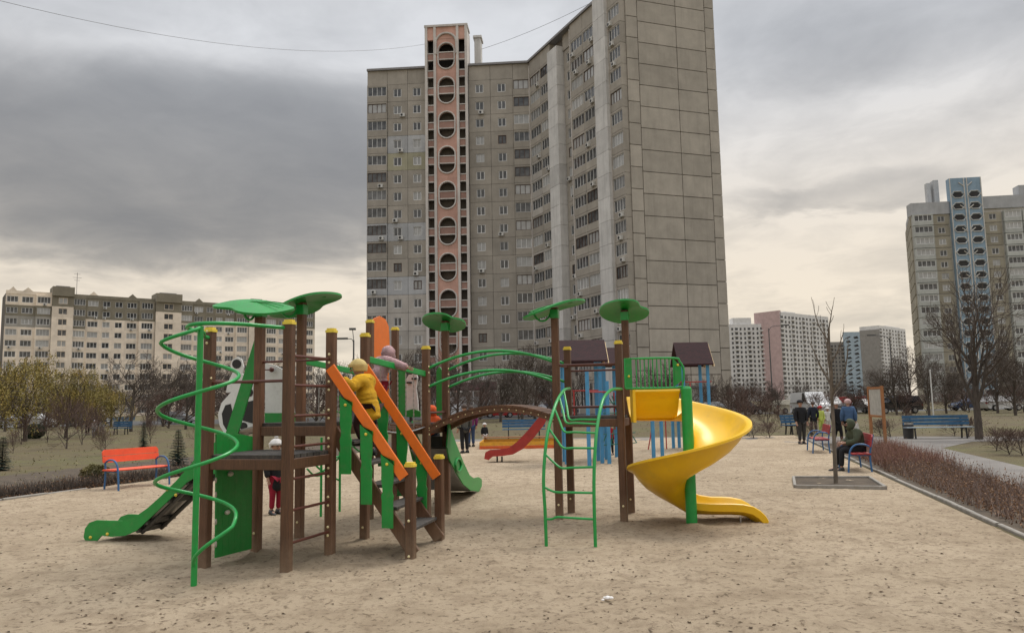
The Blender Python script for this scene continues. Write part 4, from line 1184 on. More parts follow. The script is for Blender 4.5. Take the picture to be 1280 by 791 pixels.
# straight run from the deck (towards +x), then one whole turn clockwise, then the run-out
x_start = 1.72
for i in range(5):
    t = i / 5; x = x_start + (sc_.x - x_start) * t
    ring_ = []
    for r, h in prof:
        hh = h; r = max(r, .34) if h < .2 and r < .34 else r
        if r <= .341: hh = -.03 if hh > -.06 else hh
        ring_.append(V((x, sc_.y + r, zc0 + hh - .02 * t)))
    secs_.append(ring_)
NS = 60
for i in range(NS + 1):
    t = i / NS; an = th0 - tot * t; z = zc0 - .02 - drop * t - .05 * math.sin(PI * min(1, t * 1.15)) 
    sw = 1.0 + .015 * math.sin(t * PI)
    bank = .05 * math.sin(min(1, t * 3) * PI / 2) * (1 - max(0, (t - .8) / .2))
    secs_.append([V((sc_.x + r * sw * math.cos(an), sc_.y + r * sw * math.sin(an), z + h + bank * (r - RI) / (RO - RI) - (.02 * (1 - (r - RI) / (RO - RI)) * math.sin(PI * t)))) for r, h in prof])
zl = zc0 - .02 - drop
ex_h = [.14, .09, .02, .0, .0, .0, .01, .05, .11, .15, .165, .165, .14, .08, .0, -.03, -.04, -.04, -.03, .03, .13]
for i, (dxx, zz2, bl) in enumerate(((.14, .165, .5), (.28, .155, .85), (.44, .15, 1), (.60, .147, 1), (.74, .137, 1), (.86, .105, 1), (.95, .045, 1), (1.01, -.025, 1), (1.04, -.095, 1))):
    tl = 0 if i < 4 else (i - 3) * .012
    secs_.append([V((sc_.x + dxx + (h2 if i > 4 else 0) * tl * 6, sc_.y + (r * (1 - bl) + (.06 + .54 * (r - RI) / (RO - RI)) * bl), zz2 + h * (1 - bl) + h2 * bl)) for (r, h), h2 in zip(prof, ex_h)])
vs = [p for s_ in secs_ for p in s_]
fs = [(k * ny_ + j, k * ny_ + (j + 1) % ny_, (k + 1) * ny_ + (j + 1) % ny_, (k + 1) * ny_ + j) for k in range(len(secs_) - 1) for j in range(ny_)]
fs += [tuple(range(ny_))[::-1], tuple(range((len(secs_) - 1) * ny_, len(secs_) * ny_))]
b = MB(); b.add(vs, fs); ss = part('spiral_slide', b, YELLOW, ps, smooth=50)
b = MB(); ep = [(.055, .40), (-.03, .40), (-.045, .375), (-.035, .35), (.005, .335), (.06, .23), (.13, .12), (.22, .02), (.34, -.04), (.34, -.015), (.24, .04), (.16, .13), (.10, .24), (.06, .33)]
vs = []
for x in (x_start, sc_.x - .085):
    vs += [V((x, sc_.y + .05 + y, zc0 + z)) for y, z in ep]
ne_ = len(ep); b.add(vs, [(j, (j + 1) % ne_, ne_ + (j + 1) % ne_, ne_ + j) for j in range(ne_)] + [tuple(range(ne_))[::-1], tuple(range(ne_, 2 * ne_))]); part('entry_wall', b, YELLOW, ss, smooth=50)
b = MB(); b.box((x_start - .01, sc_.y + .12, zc0 + .17), (.04, .26, .46)); part('entry_flange', b, YELLOW, ss, smooth=25)
for x, y in ((.72, .14), (.90, .36)): b = MB(); b.tube([V((sc_.x + x, sc_.y + y, -.05)), V((sc_.x + x, sc_.y + y, .1))], .012, 6); part('anchor_pin', b, STEEL, ss)
# green barred guard beside the slide entry
gp0 = V((1.60, sc_.y + .03, 0)); gx1 = sc_.x - .02; z0_, z1_ = 1.92, 2.34
b = MB(); o_ = [V((gp0.x, gp0.y, z0_)), V((gx1 - .1, gp0.y, z0_)), V((gx1 - .02, gp0.y, z0_ + .06)), V((gx1, gp0.y, z0_ + .15)), V((gx1, gp0.y, z1_ - .15)), V((gx1 - .05, gp0.y, z1_ - .05)), V((gx1 - .14, gp0.y, z1_)), V((gp0.x, gp0.y, z1_))]
b.tube(spline(o_, 3) + [o_[0]], .016, 8); gd = part('guard_rail', b, GREEN, ps)
for i in range(10):
    x = gp0.x + .16 + i * (gx1 - gp0.x - .30) / 9; m = MB(); m.tube([V((x, gp0.y, z0_)), V((x, gp0.y, z1_))], .009, 6); part('bar', m, GREEN, gd)
m = MB(); m.box((gp0.x + .05, gp0.y, (z0_ + z1_) / 2), (.09, .02, z1_ - z0_)); part('side_plate', m, GREENP, gd)
m = MB(); m.prism([V((gx1 - .13, gp0.y - .01, z0_ + .02)), V((gx1 - .03, gp0.y - .01, z0_ + .1)), V((gx1 - .03, gp0.y - .01, z1_ - .13)), V((gx1 - .13, gp0.y - .01, z1_ - .02))], (0, .02, 0)); part('side_plate', m, GREENP, gd)
m = MB(); m.ball((gp0.x + .05, gp0.y - .015, z0_ + .17), .018, 8); m.ball((gx1 - .08, gp0.y - .015, z1_ - .1), .018, 8); part('bolt_cap', m, CAPY, gd, kind='stuff')
gp1 = gp0 + V((0, .82, 0))
# ---- green tube climber behind the low deck
b = MB(); L_ = G(401, 646); R_2 = G(424.5, 640)
b.tube([L_ - UP * .1, L_ + UP * 1.25], .02, 8); tcl = part('tube_climber', b, GREEN, ps)
b = MB(); b.tube([R_2 - UP * .1, R_2 + UP * 1.25], .02, 8); part('tube', b, GREEN, tcl)
for (x0, y0, x1, y1) in ((385, 596, 424, 572), (385, 572, 424, 600), (384, 586, 401, 594), (383, 575, 401, 570), (401, 570, 424, 570), (432, 560, 456, 545), (430, 540, 452, 566)):
    m = MB(); p, q = D(x0, y0, L_.y - .05), D(x1, y1, R_2.y); c = p.lerp(q, .5) - UP * .05; m.tube(spline([p, c, q], 5), .016, 7); part('tube', m, GREEN, tcl)
for (x0, y0, x1, y1) in ((408, 478, 412, 500), (410, 500, 432, 515), (409, 480, 431, 500)):
    m = MB(); p, q = D(x0, y0, 11.8), D(x1, y1, 12.2); c = p.lerp(q, .5) - UP * .08; m.tube(spline([p, c, q], 5), .016, 7); part('tube', m, GREEN, tcl)
# ---- bolts
for k, lst in bolts.items():
    if k in ('C1', 'C2', 'C3', 'C4', 'A4', 'A5', 'A6'): lst = lst + [(-PV, PU * 0, z) for z in ((.25,) if k != 'A6' else (.2,))]
    if not lst: continue
    m = MB()
    for d, s, z in lst: m.ball(P(k, z) + d.normalized() * .054 + s, .0165, 8)
    part('bolt_cap', m, BOLT, posts[k], kind='stuff')
# ================================================================== STREET FURNITURE
BLUEF = mat('blue_enamel', (0.030, 0.115, 0.27), 0.4, var=.15, dirt=.3)
ORNG = mat('orange_red_board', (0.75, 0.075, 0.018), 0.45, var=.08, dirt=.15)
REDB = mat('dull_red_board', (0.30, 0.028, 0.030), 0.5, var=.15, dirt=.2)
BLUEB = mat('blue_board', (0.022, 0.10, 0.20), 0.5, var=.2, dirt=.25)
def tube_bench(label, a, axis, L, mboard, rot_front, rot=0):
    """a: ground point of the back leg at one end; axis: along the bench; rot_front: sideways towards the sitter's feet"""
    axis = V(axis).normalized(); fr = V(rot_front).normalized()
    r = thing('park_bench', label, 'bench', a)
    A = V(a)
    for s in (0.06, L - 0.06):
        o = A + axis * s
        back = [o + UP * 0, o + fr * .02 + UP * .42, o - fr * .07 + UP * .88]
        b = MB(); b.tube(spline(back, 4), .021, 8); part('back_leg', b, BLUEF, r)
        arc = [o + fr * .0 + UP * .60, o + fr * .14 + UP * .655, o + fr * .32 + UP * .64, o + fr * .43 + UP * .52, o + fr * .47 + UP * .30, o + fr * .50]
        b = MB(); b.tube(spline(arc, 4), .021, 8); part('arm_leg', b, BLUEF, r)
        b = MB(); b.tube([o + fr * .02 + UP * .41, o + fr * .46 + UP * .41], .016, 8); part('seat_bearer', b, BLUEF, r)
    for k in range(3):
        c = fr * (.06 + k * .145) + UP * .44; b = MB(); b.beam(A + c, A + axis * L + c, .13, .032, .008); part('seat_slat', b, mboard, r, smooth=25)
    n = 7
    for z0, z1 in ((.60, .735), (.745, .88)):
        tl = .05 if z0 > .7 else 0
        p = lambda x, z: A + axis * x + UP * z + fr * (.03 - (z - .42) * .2)
        q = [p(0.0, z0), p(L, z0), p(L, z1 - tl), p(L - tl, z1), p(tl, z1), p(0, z1 - tl)] if tl else [p(0, z0), p(L, z0), p(L, z1), p(0, z1)]
        b = MB(); b.prism(q, fr * .028); part('back_slat', b, mboard, r, smooth=25)
    return r
ba, bb_ = G(127, 613), G(197, 605); bax = (bb_ - ba); 
tube_bench('park bench with bright orange boards on blue tube frame', ba, bax, bax.length, ORNG, (bax.y, -bax.x, 0))
sb0 = G(1091, 592); tube_bench('park bench of red boards on blue frame with hooded person sitting on it', sb0, kd, 1.5, REDB, (-kd.y, kd.x, 0))
sb1 = G(1038, 567); tube_bench('empty park bench of red boards at the edge of the path', sb1, V((.25, 1, 0)), 1.5, REDB, (-1, .25, 0))
def slat_bench(label, p, L, rz, seatm=None, group=None):
    r = thing('park_bench', label, 'bench', p, rz, group)
    for s in (-1, 1):
        b = MB(); x = s * (L / 2 - .3); b.beam((x, -.22, 0), (x, -.18, .43), .05, .05); b.beam((x, .25, 0), (x, .18, .45), .05, .05); b.beam((x, .19, .43), (x, .30, .92), .05, .05); b.beam((x, -.24, .42), (x, .24, .42), .05, .05)
        part('leg_frame', b, BLACKP, r, world=False, smooth=0)
    for k in range(4):
        b = MB(); b.box((0, -.2 + k * .125, .455), (L, .105, .035)); part('seat_slat', b, seatm or BLUEB, r, world=False, smooth=0)
    for k in range(3):
        b = MB(); b.box((0, .195 + k * .035, .60 + k * .135), (L, .03, .115)); part('back_slat', b, BLUEB, r, world=False, smooth=0)
    return r
PALEB = mat('pale_blue_grey_board', (.30, .36, .40), .55, var=.2)
slat_bench('long blue slatted bench with pale seat beside the path and big bare tree', G(1174, 548), 2.55, math.radians(-6), PALEB)
slat_bench('blue slatted bench on the lawn behind the sandbox', G(655, 548), 2.1, 0)
slat_bench('blue slatted bench near people on the far lawn', G(151, 543), 1.35, 0)
slat_bench('blue slatted bench under bare trees across the far lawn', G(150, 531) , 3.2, 0)
slat_bench('small blue bench by the dark-coated man at the path', G(990, 543), .9, .4)
# bin
p = G(1136, 548); r = thing('litter_bin', 'dark round litter bin beside the long blue bench', 'bin', p)
b = MB(); b.lathe([(.17, 0), (.19, .05), (.21, .62), (.215, .66), (.18, .66), (.17, .1)], 14, p); part('body', b, mat('bin_metal', (.05, .05, .05), .6), r)
b = MB(); b.lathe([(.222, .58), (.222, .64), (.20, .64)], 14, p); part('rim', b, STEEL, r)
# notice board
PINE = wood('varnished_pine', (.30, .125, .045), .1)
a, c = G(1090, 551), G(1107, 554); r = thing('notice_board', 'tall wooden notice board with pale sheet beside the path', 'sign', a)
dd = (c - a); 
for q in (a, c): b = MB(); b.beam(q - UP * .1, q + UP * 2.12, .09, .09); part('post', b, PINE, r, smooth=0)
for z in (.98, 2.05): b = MB(); b.beam(a + UP * z, c + UP * z, .05, .08); part('crossbar', b, PINE, r, smooth=0)
b = MB(); e_ = dd.normalized(); q = V((e_.y, -e_.x, 0)) * .01
b.prism([a + e_ * .05 + UP * 1.03, c - e_ * .05 + UP * 1.03, c - e_ * .05 + UP * 2.0, a + e_ * .05 + UP * 2.0], q); part('sheet', b, mat('notice_sheet', (.42, .40, .35), .6, var=.2, sc=6, dirt=.3), r, smooth=0)
# tree pit frame
cs = [G(992, 599), G(994, 610.5), G(1107, 612), G(1087, 599)]
r = thing('tree_pit', 'low concrete frame around the slender young tree', 'tree pit', cs[0])
for i in range(4):
    b = MB(); p, q = cs[i], cs[(i + 1) % 4]; b.beam(p + UP * .03, q + UP * .03, .055, .09, .008); part('edge_slab', b, CONC, r, smooth=0)
b = MB(); b.add([p + UP * .035 for p in cs], [(3, 2, 1, 0)]); part('soil', b, SOIL, r, smooth=0)
# sandbox
r = thing('sandbox', 'low sandbox of yellow and orange boards near the lawn', 'sandbox', G(600, 561))
SBX = G(600, 562); SBY = G(716, 560); YB = mat('sandbox_yellow', (.62, .30, .02), .5, dirt=.3); OB = mat('sandbox_orange', (.60, .10, .015), .5, dirt=.3)
ax_ = (SBY - SBX); up2 = V((-ax_.y, ax_.x, 0)).normalized() * 2.6
for p, q in ((SBX, SBY), (SBX + up2, SBY + up2), (SBX, SBX + up2), (SBY, SBY + up2)):
    for z, m_ in ((.07, OB), (.21, YB)): b = MB(); b.beam(p + UP * z, q + UP * z, .04, .135); part('board', b, m_, r, smooth=0)
b = MB(); b.beam(SBX + up2 + UP * .34, SBY + up2 + UP * .34, .3, .04); part('seat', b, PINE, r, smooth=0)
# street lamps
LAMPM = mat('lamp_post_grey', (.10, .10, .10), .6, metal=.3)
def lamp(label, p, hgt, arm, arms=1):
    r = thing('street_lamp', label, 'street lamp', p)
    b = MB(); b.tube([p, p + UP * hgt], [.10, .06], 8); part('pole', b, LAMPM, r)
    pt = p + UP * hgt; e = pt + V((arm, 0, abs(arm) * .22))
    b = MB(); b.tube(spline([pt - UP * .3, pt + V((arm * .25, 0, abs(arm) * .12)), e], 5), .035, 6); part('arm', b, LAMPM, r)
    b = MB(); b.box(e + V((arm * .12 + (.3 if arm > 0 else -.3), 0, .02)), (.85, .28, .14)); part('lamp_head', b, LAMPM, r, smooth=0)
    if arms > 1:
        e2 = pt + V((-.1, 0, .9)); b = MB(); b.tube([pt, e2], .03, 6); part('arm', b, LAMPM, r); b = MB(); b.box(e2, (.5, .3, .16)); part('lamp_head', b, LAMPM, r, smooth=0)
lamp('street lamp with two heads rising behind the orange-railed stairs', D(442, 480, 62) * V((1, 1, 0)) if False else V((D(442, 450, 62).x, 62, 0)), 7.0, -.55, 2)
lamp('street lamp in front of the pink-ended far tower', V((D(963, 450, 95).x, 95, 0)), 10.3, 1.6)
lamp('street lamp before the far grey tower near notice board', V((D(1114, 450, 84).x, 84, 0)), 8.0, -1.5)
b = MB(); p = V((D(1163, 470, 60).x, 60, 0)); b.tube([p, p + UP * 3.6], .05, 7); b.ball(p + UP * 3.62, .07, 7); solo('post', b, FRAMEW, 'thin white pole on the lawn behind the long blue bench', 'pole')
# ================================================================== SECOND PLAY SET (blue posts, maroon roofs)
BLUEPOST = mat('light_blue_post', (.055, .25, .46), .5, var=.12, dirt=.25)
REDBAR = mat('red_bar', (.34, .025, .02), .45, var=.15)
SHING = N('maroon_shingle')
g_ = SHING.noise(9, 3, .6); w_ = SHING.t.nodes.new('ShaderNodeTexBrick'); w_.inputs['Scale'].default_value = 5; w_.inputs['Color1'].default_value = (.026, .009, .011, 1); w_.inputs['Color2'].default_value = (.040, .012, .014, 1); w_.inputs['Mortar'].default_value = (.015, .006, .007, 1)
SHING.t.links.new(SHING.tc.outputs['Object'], w_.inputs[0]); SHING.col(w_.outputs[0]); SHING.rough(.9); SHING = SHING.mat
CREAMW = mat('cream_gable_board', (.55, .38, .17), .5)
q2 = thing('play_structure', 'older play set with light blue posts, maroon roofs and red slide', 'playground', (3, 23, 0))
def tower2(cx, cy, s, ztop, dz, roof=True, rid=0.62, ov=.22, sx=1.0):
    for i, (x, y) in enumerate(((-1, -1), (1, -1), (1, 1), (-1, 1))):
        b = MB(); q = V((cx + x * s * sx / 2, cy + y * s / 2, 0)); b.beam(q - UP * .1, q + UP * ztop, .10, .10, .01); part('post', b, BLUEPOST, q2, smooth=25)
    b = MB(); b.box((cx, cy, dz - .05), (s * sx, s, .1)); part('deck', b, WOOD, q2, smooth=0)
    if roof:
        w = s * sx / 2 + ov; d = s / 2 + ov
        for sg_ in (-1, 1):
            b = MB(); b.prism([(cx - w, cy + sg_ * d, ztop - .08), (cx + w, cy + sg_ * d, ztop - .08), (cx + w, cy, ztop + rid), (cx - w, cy, ztop + rid)], (0, 0, .05)); part('roof_slope', b, SHING, q2, smooth=0)
        b = MB()
        for sg_ in (1,):
            e = [(cx + sg_ * w, cy - d - .02, ztop - .12), (cx + sg_ * w, cy, ztop + rid - .02), (cx + sg_ * w, cy + d + .02, ztop - .12), (cx + sg_ * w, cy + d - .22, ztop - .12), (cx + sg_ * w, cy, ztop + rid - .42), (cx + sg_ * w, cy - d + .22, ztop - .12)]
            b.prism(e, (.03, 0, 0))
        part('gable_board', b, CREAMW, q2, smooth=0)
tower2(1.95, 22.3, 1.0, 2.92, 1.2, rid=.55)
tower2(2.95, 23.7, .95, 2.88, 1.2, rid=.45, sx=.45, ov=.15)
tower2(6.35, 27.4, 1.1, 3.0, 1.3, rid=.72, sx=.78, ov=.18)
for x, y, z in ((2.0, 20.9, 2.6), (2.62, 21.6, 2.3), (4.05, 22.7, 1.2), (4.55, 24.0, 1.2), (5.7, 27.9, 2.0)):
    b = MB(); b.beam((x, y, -.1), (x, y, z), .10, .10, .01); part('post', b, BLUEPOST, q2, smooth=25)
for (p, q) in (((2.0, 20.9, 2.0), (2.62, 21.6, 2.0)), ((2.45, 22.0, 2.0), (2.9, 23.2, 2.0)), ((2.45, 22.0, 1.55), (2.9, 23.2, 1.55)), ((1.45, 21.8, 2.05), (2.45, 21.8, 2.05)), ((1.45, 21.8, 1.6), (2.45, 21.8, 1.6)), ((3.8, 23.2, 2.1), (5.8, 26.9, 2.1)), ((3.8, 23.2, 1.7), (5.8, 26.9, 1.7)), ((5.8, 26.85, 2.35), (6.9, 26.85, 2.35)), ((6.15, 26.85, 2.35), (6.15, 26.85, 1.3)), ((3.0, 23.1, 2.0), (3.0, 23.1, .9)), ((1.7, 21.75, 2.05), (1.7, 21.75, 1.2)), ((2.05, 21.75, 2.05), (2.05, 21.75, 1.2)), ((5.0, 27.4, 1.4), (4.7, 27.4, 0)), ((5.35, 27.4, 1.4), (5.35, 27.4, 0))):
    b = MB(); b.tube([p, q], .022, 6); part('bar', b, REDBAR, q2)
b = MB(); b.tube([(3.8, 24.0, 1.25), (5.85, 27.0, 1.3)], .04, 6); part('beam', b, WOOD, q2)
b = MB()
for i in range(5): b.tube([(2.5 + i * .28, 22.2 + i * .2, .5), (3.3 - i * .12, 23.1, 1.9)], .016, 5); b.tube([(2.5, 22.2, .5 + i * .3), (3.6, 23.1, .5 + i * .3)], .014, 5)
part('climbing_net', b, mat('green_rope', (.02, .13, .09), .8), q2, kind='stuff')
# red slide
c6 = (540, 500, 3.954)
rs0 = V((0, 22.9, 0)); rd = V((1, 0, 0))
rsp = TRc([(258, 290), (262, 262), (285, 250), (330, 248), (380, 240), (420, 210), (470, 158), (520, 98), (548, 70), (572, 84), (555, 120), (500, 190), (450, 240), (400, 268), (340, 276), (300, 278), (280, 296)], rs0, rd, *c6)
b = MB(); b.prism(rsp, (0, .03, 0)); rsl = part('slide', b, REDBAR, q2, smooth=25); rsl['label'] = 'red slide of the blue-posted play set'
b = MB(); b.prism([p + V((0, .5, 0)) for p in rsp], (0, .03, 0)); part('side_board', b, REDBAR, rsl, smooth=25)
bd = TRc([(285, 272), (340, 268), (395, 258), (445, 228), (500, 175), (560, 100)], rs0, rd, *c6); b = MB(); vs = []
for p in bd: vs += [p + V((0, .03, 0)), p + V((0, .5, 0)), p + V((0, .5, -.03)), p + V((0, .03, -.03))]
b.add(vs, [(k * 4 + j, k * 4 + (j + 1) % 4, k * 4 + 4 + (j + 1) % 4, k * 4 + 4 + j) for k in range(len(bd) - 1) for j in range(4)]); part('slide_bed', b, SLIDEBED, rsl, smooth=60)
for x in (321, 345):
    b = MB(); p = PL(540 + x / 3.954, 500 + 280 / 3.954, rs0, rd); b.tube([p + V((0, .25, 0)), V((p.x, p.y + .25, -.05))], .025, 6); part('leg', b, BLACKP, rsl)
# ================================================================== CARS
HEADL = mat('head_lamp', (.6, .6, .58), .2); TAILL = mat('tail_lamp', (.3, .01, .01), .3); CARGL = mat('car_glass', (.016, .018, .02), .06, var=.1, spec=.7)
RIMM = mat('wheel_rim', (.35, .35, .36), .35, metal=.7)
def car(kind, paint):
    """local: length along x, nose at +x, wheels on z=0"""
    L, Wd, Hh = dict(sedan=(4.4, 1.72, 1.45), hatch=(4.0, 1.7, 1.5), suv=(4.5, 1.82, 1.75), van=(4.9, 1.95, 2.25))[kind]
    r = link('parked_car', None)
    h = L / 2; bz = .28
    if kind == 'sedan': low = [(-h, .5), (-h + .05, .92), (-h + .9, .98), (.9, .95), (h - .35, .82), (h, .62), (h, .40), (h - .1, bz), (-h + .1, bz)]; top = [(-h + .75, .96), (-h + 1.35, 1.42), (.25, 1.45), (1.05, .94)]
    elif kind == 'hatch': low = [(-h, .5), (-h + .03, .98), (.95, .98), (h - .3, .85), (h, .62), (h, .4), (h - .1, bz), (-h + .1, bz)]; top = [(-h + .06, .96), (-h + .5, 1.46), (.3, 1.5), (1.1, .96)]
    elif kind == 'suv': low = [(-h, .55), (-h + .03, 1.1), (.95, 1.12), (h - .2, 1.02), (h, .8), (h, .45), (h - .1, .34), (-h + .1, .34)]; top = [(-h + .06, 1.08), (-h + .3, 1.7), (.35, 1.75), (1.1, 1.1)]
    else: low = [(-h, .45), (-h + .02, 1.25), (1.45, 1.28), (h - .15, 1.08), (h, .85), (h, .4), (h - .1, .3), (-h + .08, .3)]; top = [(-h + .03, 1.23), (-h + .1, 2.2), (.95, 2.25), (1.75, 1.22)]
    w = Wd / 2; b = MB(); n = len(low)
    rows = [(-w + .05, .0, .96), (-w, .03, 1), (w, .03, 1), (w - .05, .0, .96)]
    ys = [-w + .10, -w, w, w - .10]; sc_l = [.985, 1, 1, .985]
    vs = []
    for y, s in zip(ys, sc_l): vs += [(x * s, y, .6 + (z - .6) * s) for x, z in low]
    fs = [(k * n + j, k * n + (j + 1) % n, (k + 1) * n + (j + 1) % n, (k + 1) * n + j) for k in range(3) for j in range(n)] + [tuple(range(n))[::-1], tuple(range(3 * n, 4 * n))]
    b.add(vs, fs)
    tw = w * (.80 if kind != 'van' else .9); n = 4; vs = []
    vs = [(x, -(w - .03) if z < top[1][1] - .2 else -tw, z) for x, z in top] + [(x, (w - .03) if z < top[1][1] - .2 else tw, z) for x, z in top]
    b.add(vs, [(3, 2, 1, 0), (4, 5, 6, 7), (0, 1, 5, 4), (1, 2, 6, 5), (2, 3, 7, 6), (3, 0, 4, 7)])
    o = part('body', b, paint, r, world=False, smooth=30)
    def lerp(a, c, t): return tuple(a[i] + (c[i] - a[i]) * t for i in range(3))
    g = vs
    def quad(i0, i1, i2, i3, m0, m1, push):
        p = [V(g[i]) for i in (i0, i1, i2, i3)]; c = sum(p, V((0, 0, 0))) / 4
        p = [c + (q - c) * m0 for q in p]; return [q + V(push) for q in p]
    for nm, idx, push in (('windscreen', (2, 3, 7, 6), (.02, 0, .012)), ('rear_window', (0, 1, 5, 4), (-.02, 0, .012)), ('side_window', (0, 3, 2, 1), (0, -.02, .01)), ('side_window', (4, 5, 6, 7), (0, .02, .01))):
        if kind == 'van' and nm == 'rear_window': continue
        q = quad(*idx, .86, .86, push)
        if kind == 'van' and nm == 'side_window': q = [V((max(p_.x, .35), p_.y, p_.z)) for p_ in q]; m = MB(); m.prism(q, V(push) * -.5); part(nm, m, CARGL, r, world=False, smooth=0)
    for s in (-1, 1):
        m = MB(); m.box((h - .06, s * (w - .25), low[4][1] if kind != 'sedan' else .66), (.12, .32, .14)); part('headlight', m, HEADL, r, world=False, smooth=0)
        m = MB(); m.box((-h + .05, s * (w - .2), .82), (.12, .28, .16)); part('tail_light', m, TAILL, r, world=False, smooth=0)
        for x in (-h + .82, h - .82):
            m = MB(); m.lathe([(.2, -.1), (.30, -.1), (.325, -.06), (.325, .06), (.30, .1), (.2, .1)], 16, (x, s * (w - .09), .325), 0, 'Y'); wh = part('wheel', m, RUBBER, r, world=False)
            m = MB(); m.lathe([(.19, -.104), (.2, 0), (.19, .104)], 12, (x, s * (w - .09), .325), 0, 'Y'); part('rim', m, RIMM, wh, world=False)
    m = MB(); m.box((h + .012, 0, .5), (.03, .5, .12)); part('number_plate', m, WHITEP, r, world=False, smooth=0)
    return r
def paint(n, c): return mat('car_paint_' + n, c, .22, var=.04, spec=.6)
PT = dict(white=paint('white', (.62, .62, .62)), silver=paint('silver', (.33, .34, .35)), black=paint('black', (.02, .021, .024)), red=paint('red', (.30, .014, .016)), beige=paint('beige', (.45, .42, .33)), blue=paint('blue', (.04, .07, .14)), grey=paint('grey', (.12, .125, .13)), dblue=paint('deep_blue', (.02, .035, .07)))
protos = {}
def place_car(kind, col, x, Y, rz, label, group=None):
    k = (kind, col); X = D(x, 500, Y).x
    if k in protos: o = dup(protos[k], (X, Y, 0), rz)
    else: o = protos[k] = car(kind, PT[col]); o.location = (X, Y, 0); o.rotation_euler = (0, 0, rz)
    for kk in ('label', 'category', 'group'):
        if kk in o: del o[kk]
    tag(o, label, 'car', group)
R90 = PI / 2
place_car('hatch', 'white', 45, 84, .1, 'white hatchback parked beyond the round dark bush')
place_car('sedan', 'silver', 12, 86, .0, 'silver saloon parked at the far road behind the willow')
place_car('sedan', 'black', 82, 86, PI, 'black saloon parked on the far road under yellowing trees')
place_car('sedan', 'grey', 112, 88, 0, 'grey saloon parked far behind the group of people')
place_car('hatch', 'silver', 222, 90, 0, 'silver hatchback seen through twigs beside the green pole')
place_car('suv', 'white', 575, 100, 0, 'white off-road car parked before the pink stairwell')
place_car('sedan', 'black', 602, 97, PI, 'black saloon parked in front of the maroon canopy')
place_car('hatch', 'red', 624, 92, .1, 'red hatchback parked beneath the arch of the bridge')
place_car('sedan', 'red', 648, 93, PI, 'red saloon parked next to the red hatchback')
place_car('hatch', 'silver', 675, 96, 0, 'silver hatchback parked behind the red slide')
place_car('suv', 'dblue', 700, 98, 0, 'dark blue off-road car parked before the slanting wing')
place_car('sedan', 'silver', 893, 82, .1, 'silver saloon parked by the pale hut')
place_car('sedan', 'black', 930, 83, .2, 'black saloon parked between pale hut and lamp')
place_car('hatch', 'beige', 986, 84, .35, 'beige hatchback parked beside the white van')
place_car('van', 'white', 1012, 76, -R90 + .06, 'white van facing the playground from the far road')
place_car('suv', 'grey', 1037, 84, -R90, 'dark grey off-road car next to the white van')
place_car('suv', 'red', 1072, 84, .3, 'red off-road car parked left of notice board')
place_car('hatch', 'silver', 1084, 80, -R90, 'silver hatchback parked behind the notice board')
place_car('suv', 'black', 1119, 76, PI, 'black estate car parked right of notice board')
place_car('hatch', 'white', 1252, 80, .0, 'white hatchback parked beyond the big bare tree')
place_car('sedan', 'blue', 1215, 84, PI, 'blue saloon behind the big bare tree trunk')
place_car('sedan', 'silver', 1278, 86, 0, 'silver saloon parked beside the white hatchback at the tower')
# ================================================================== TREES AND SHRUBS
def bark(name, c):
    k = N(name); g = k.noise(14, 5, .65, scale3=(1, 1, .25))
    k.col(k.ramp(g, (.3, mul(c, .55)), (.7, mul(c, 1.35)))); k.rough(.95); k.bump(g, .5, .02); return k.mat
BARK = bark('grey_brown_bark', (.075, .060, .048)); TWIG = bark('dark_twig', (.092, .072, .058)); TWIGR = bark('reddish_twig', (.105, .066, .052)); BARKL = bark('sapling_bark', (.13, .105, .08))
def leafmat(name, *cs):
    k = N(name); p = k.pos(); g = k.noise(1.1, 4, .6, p)
    k.col(k.ramp(g, *[(0.3 + .4 * i / (len(cs) - 1), c) for i, c in enumerate(cs)])); k.rough(.8); return k.mat
WILLOWL = leafmat('yellowing_willow_leaf', (.12, .10, .026), (.22, .175, .042), (.34, .235, .058))
SPRUCEL = leafmat('spruce_needles', (.010, .022, .016), (.022, .042, .028), (.040, .062, .042))
BUSHL = leafmat('dark_evergreen_leaf', (.010, .018, .008), (.022, .036, .014), (.04, .058, .024))
DRYL = leafmat('dry_brown_leaf', (.11, .058, .030), (.20, .105, .050), (.30, .175, .09))
def rvec(r): return V((r.gauss(0, 1), r.gauss(0, 1), r.gauss(0, 1))).normalized()
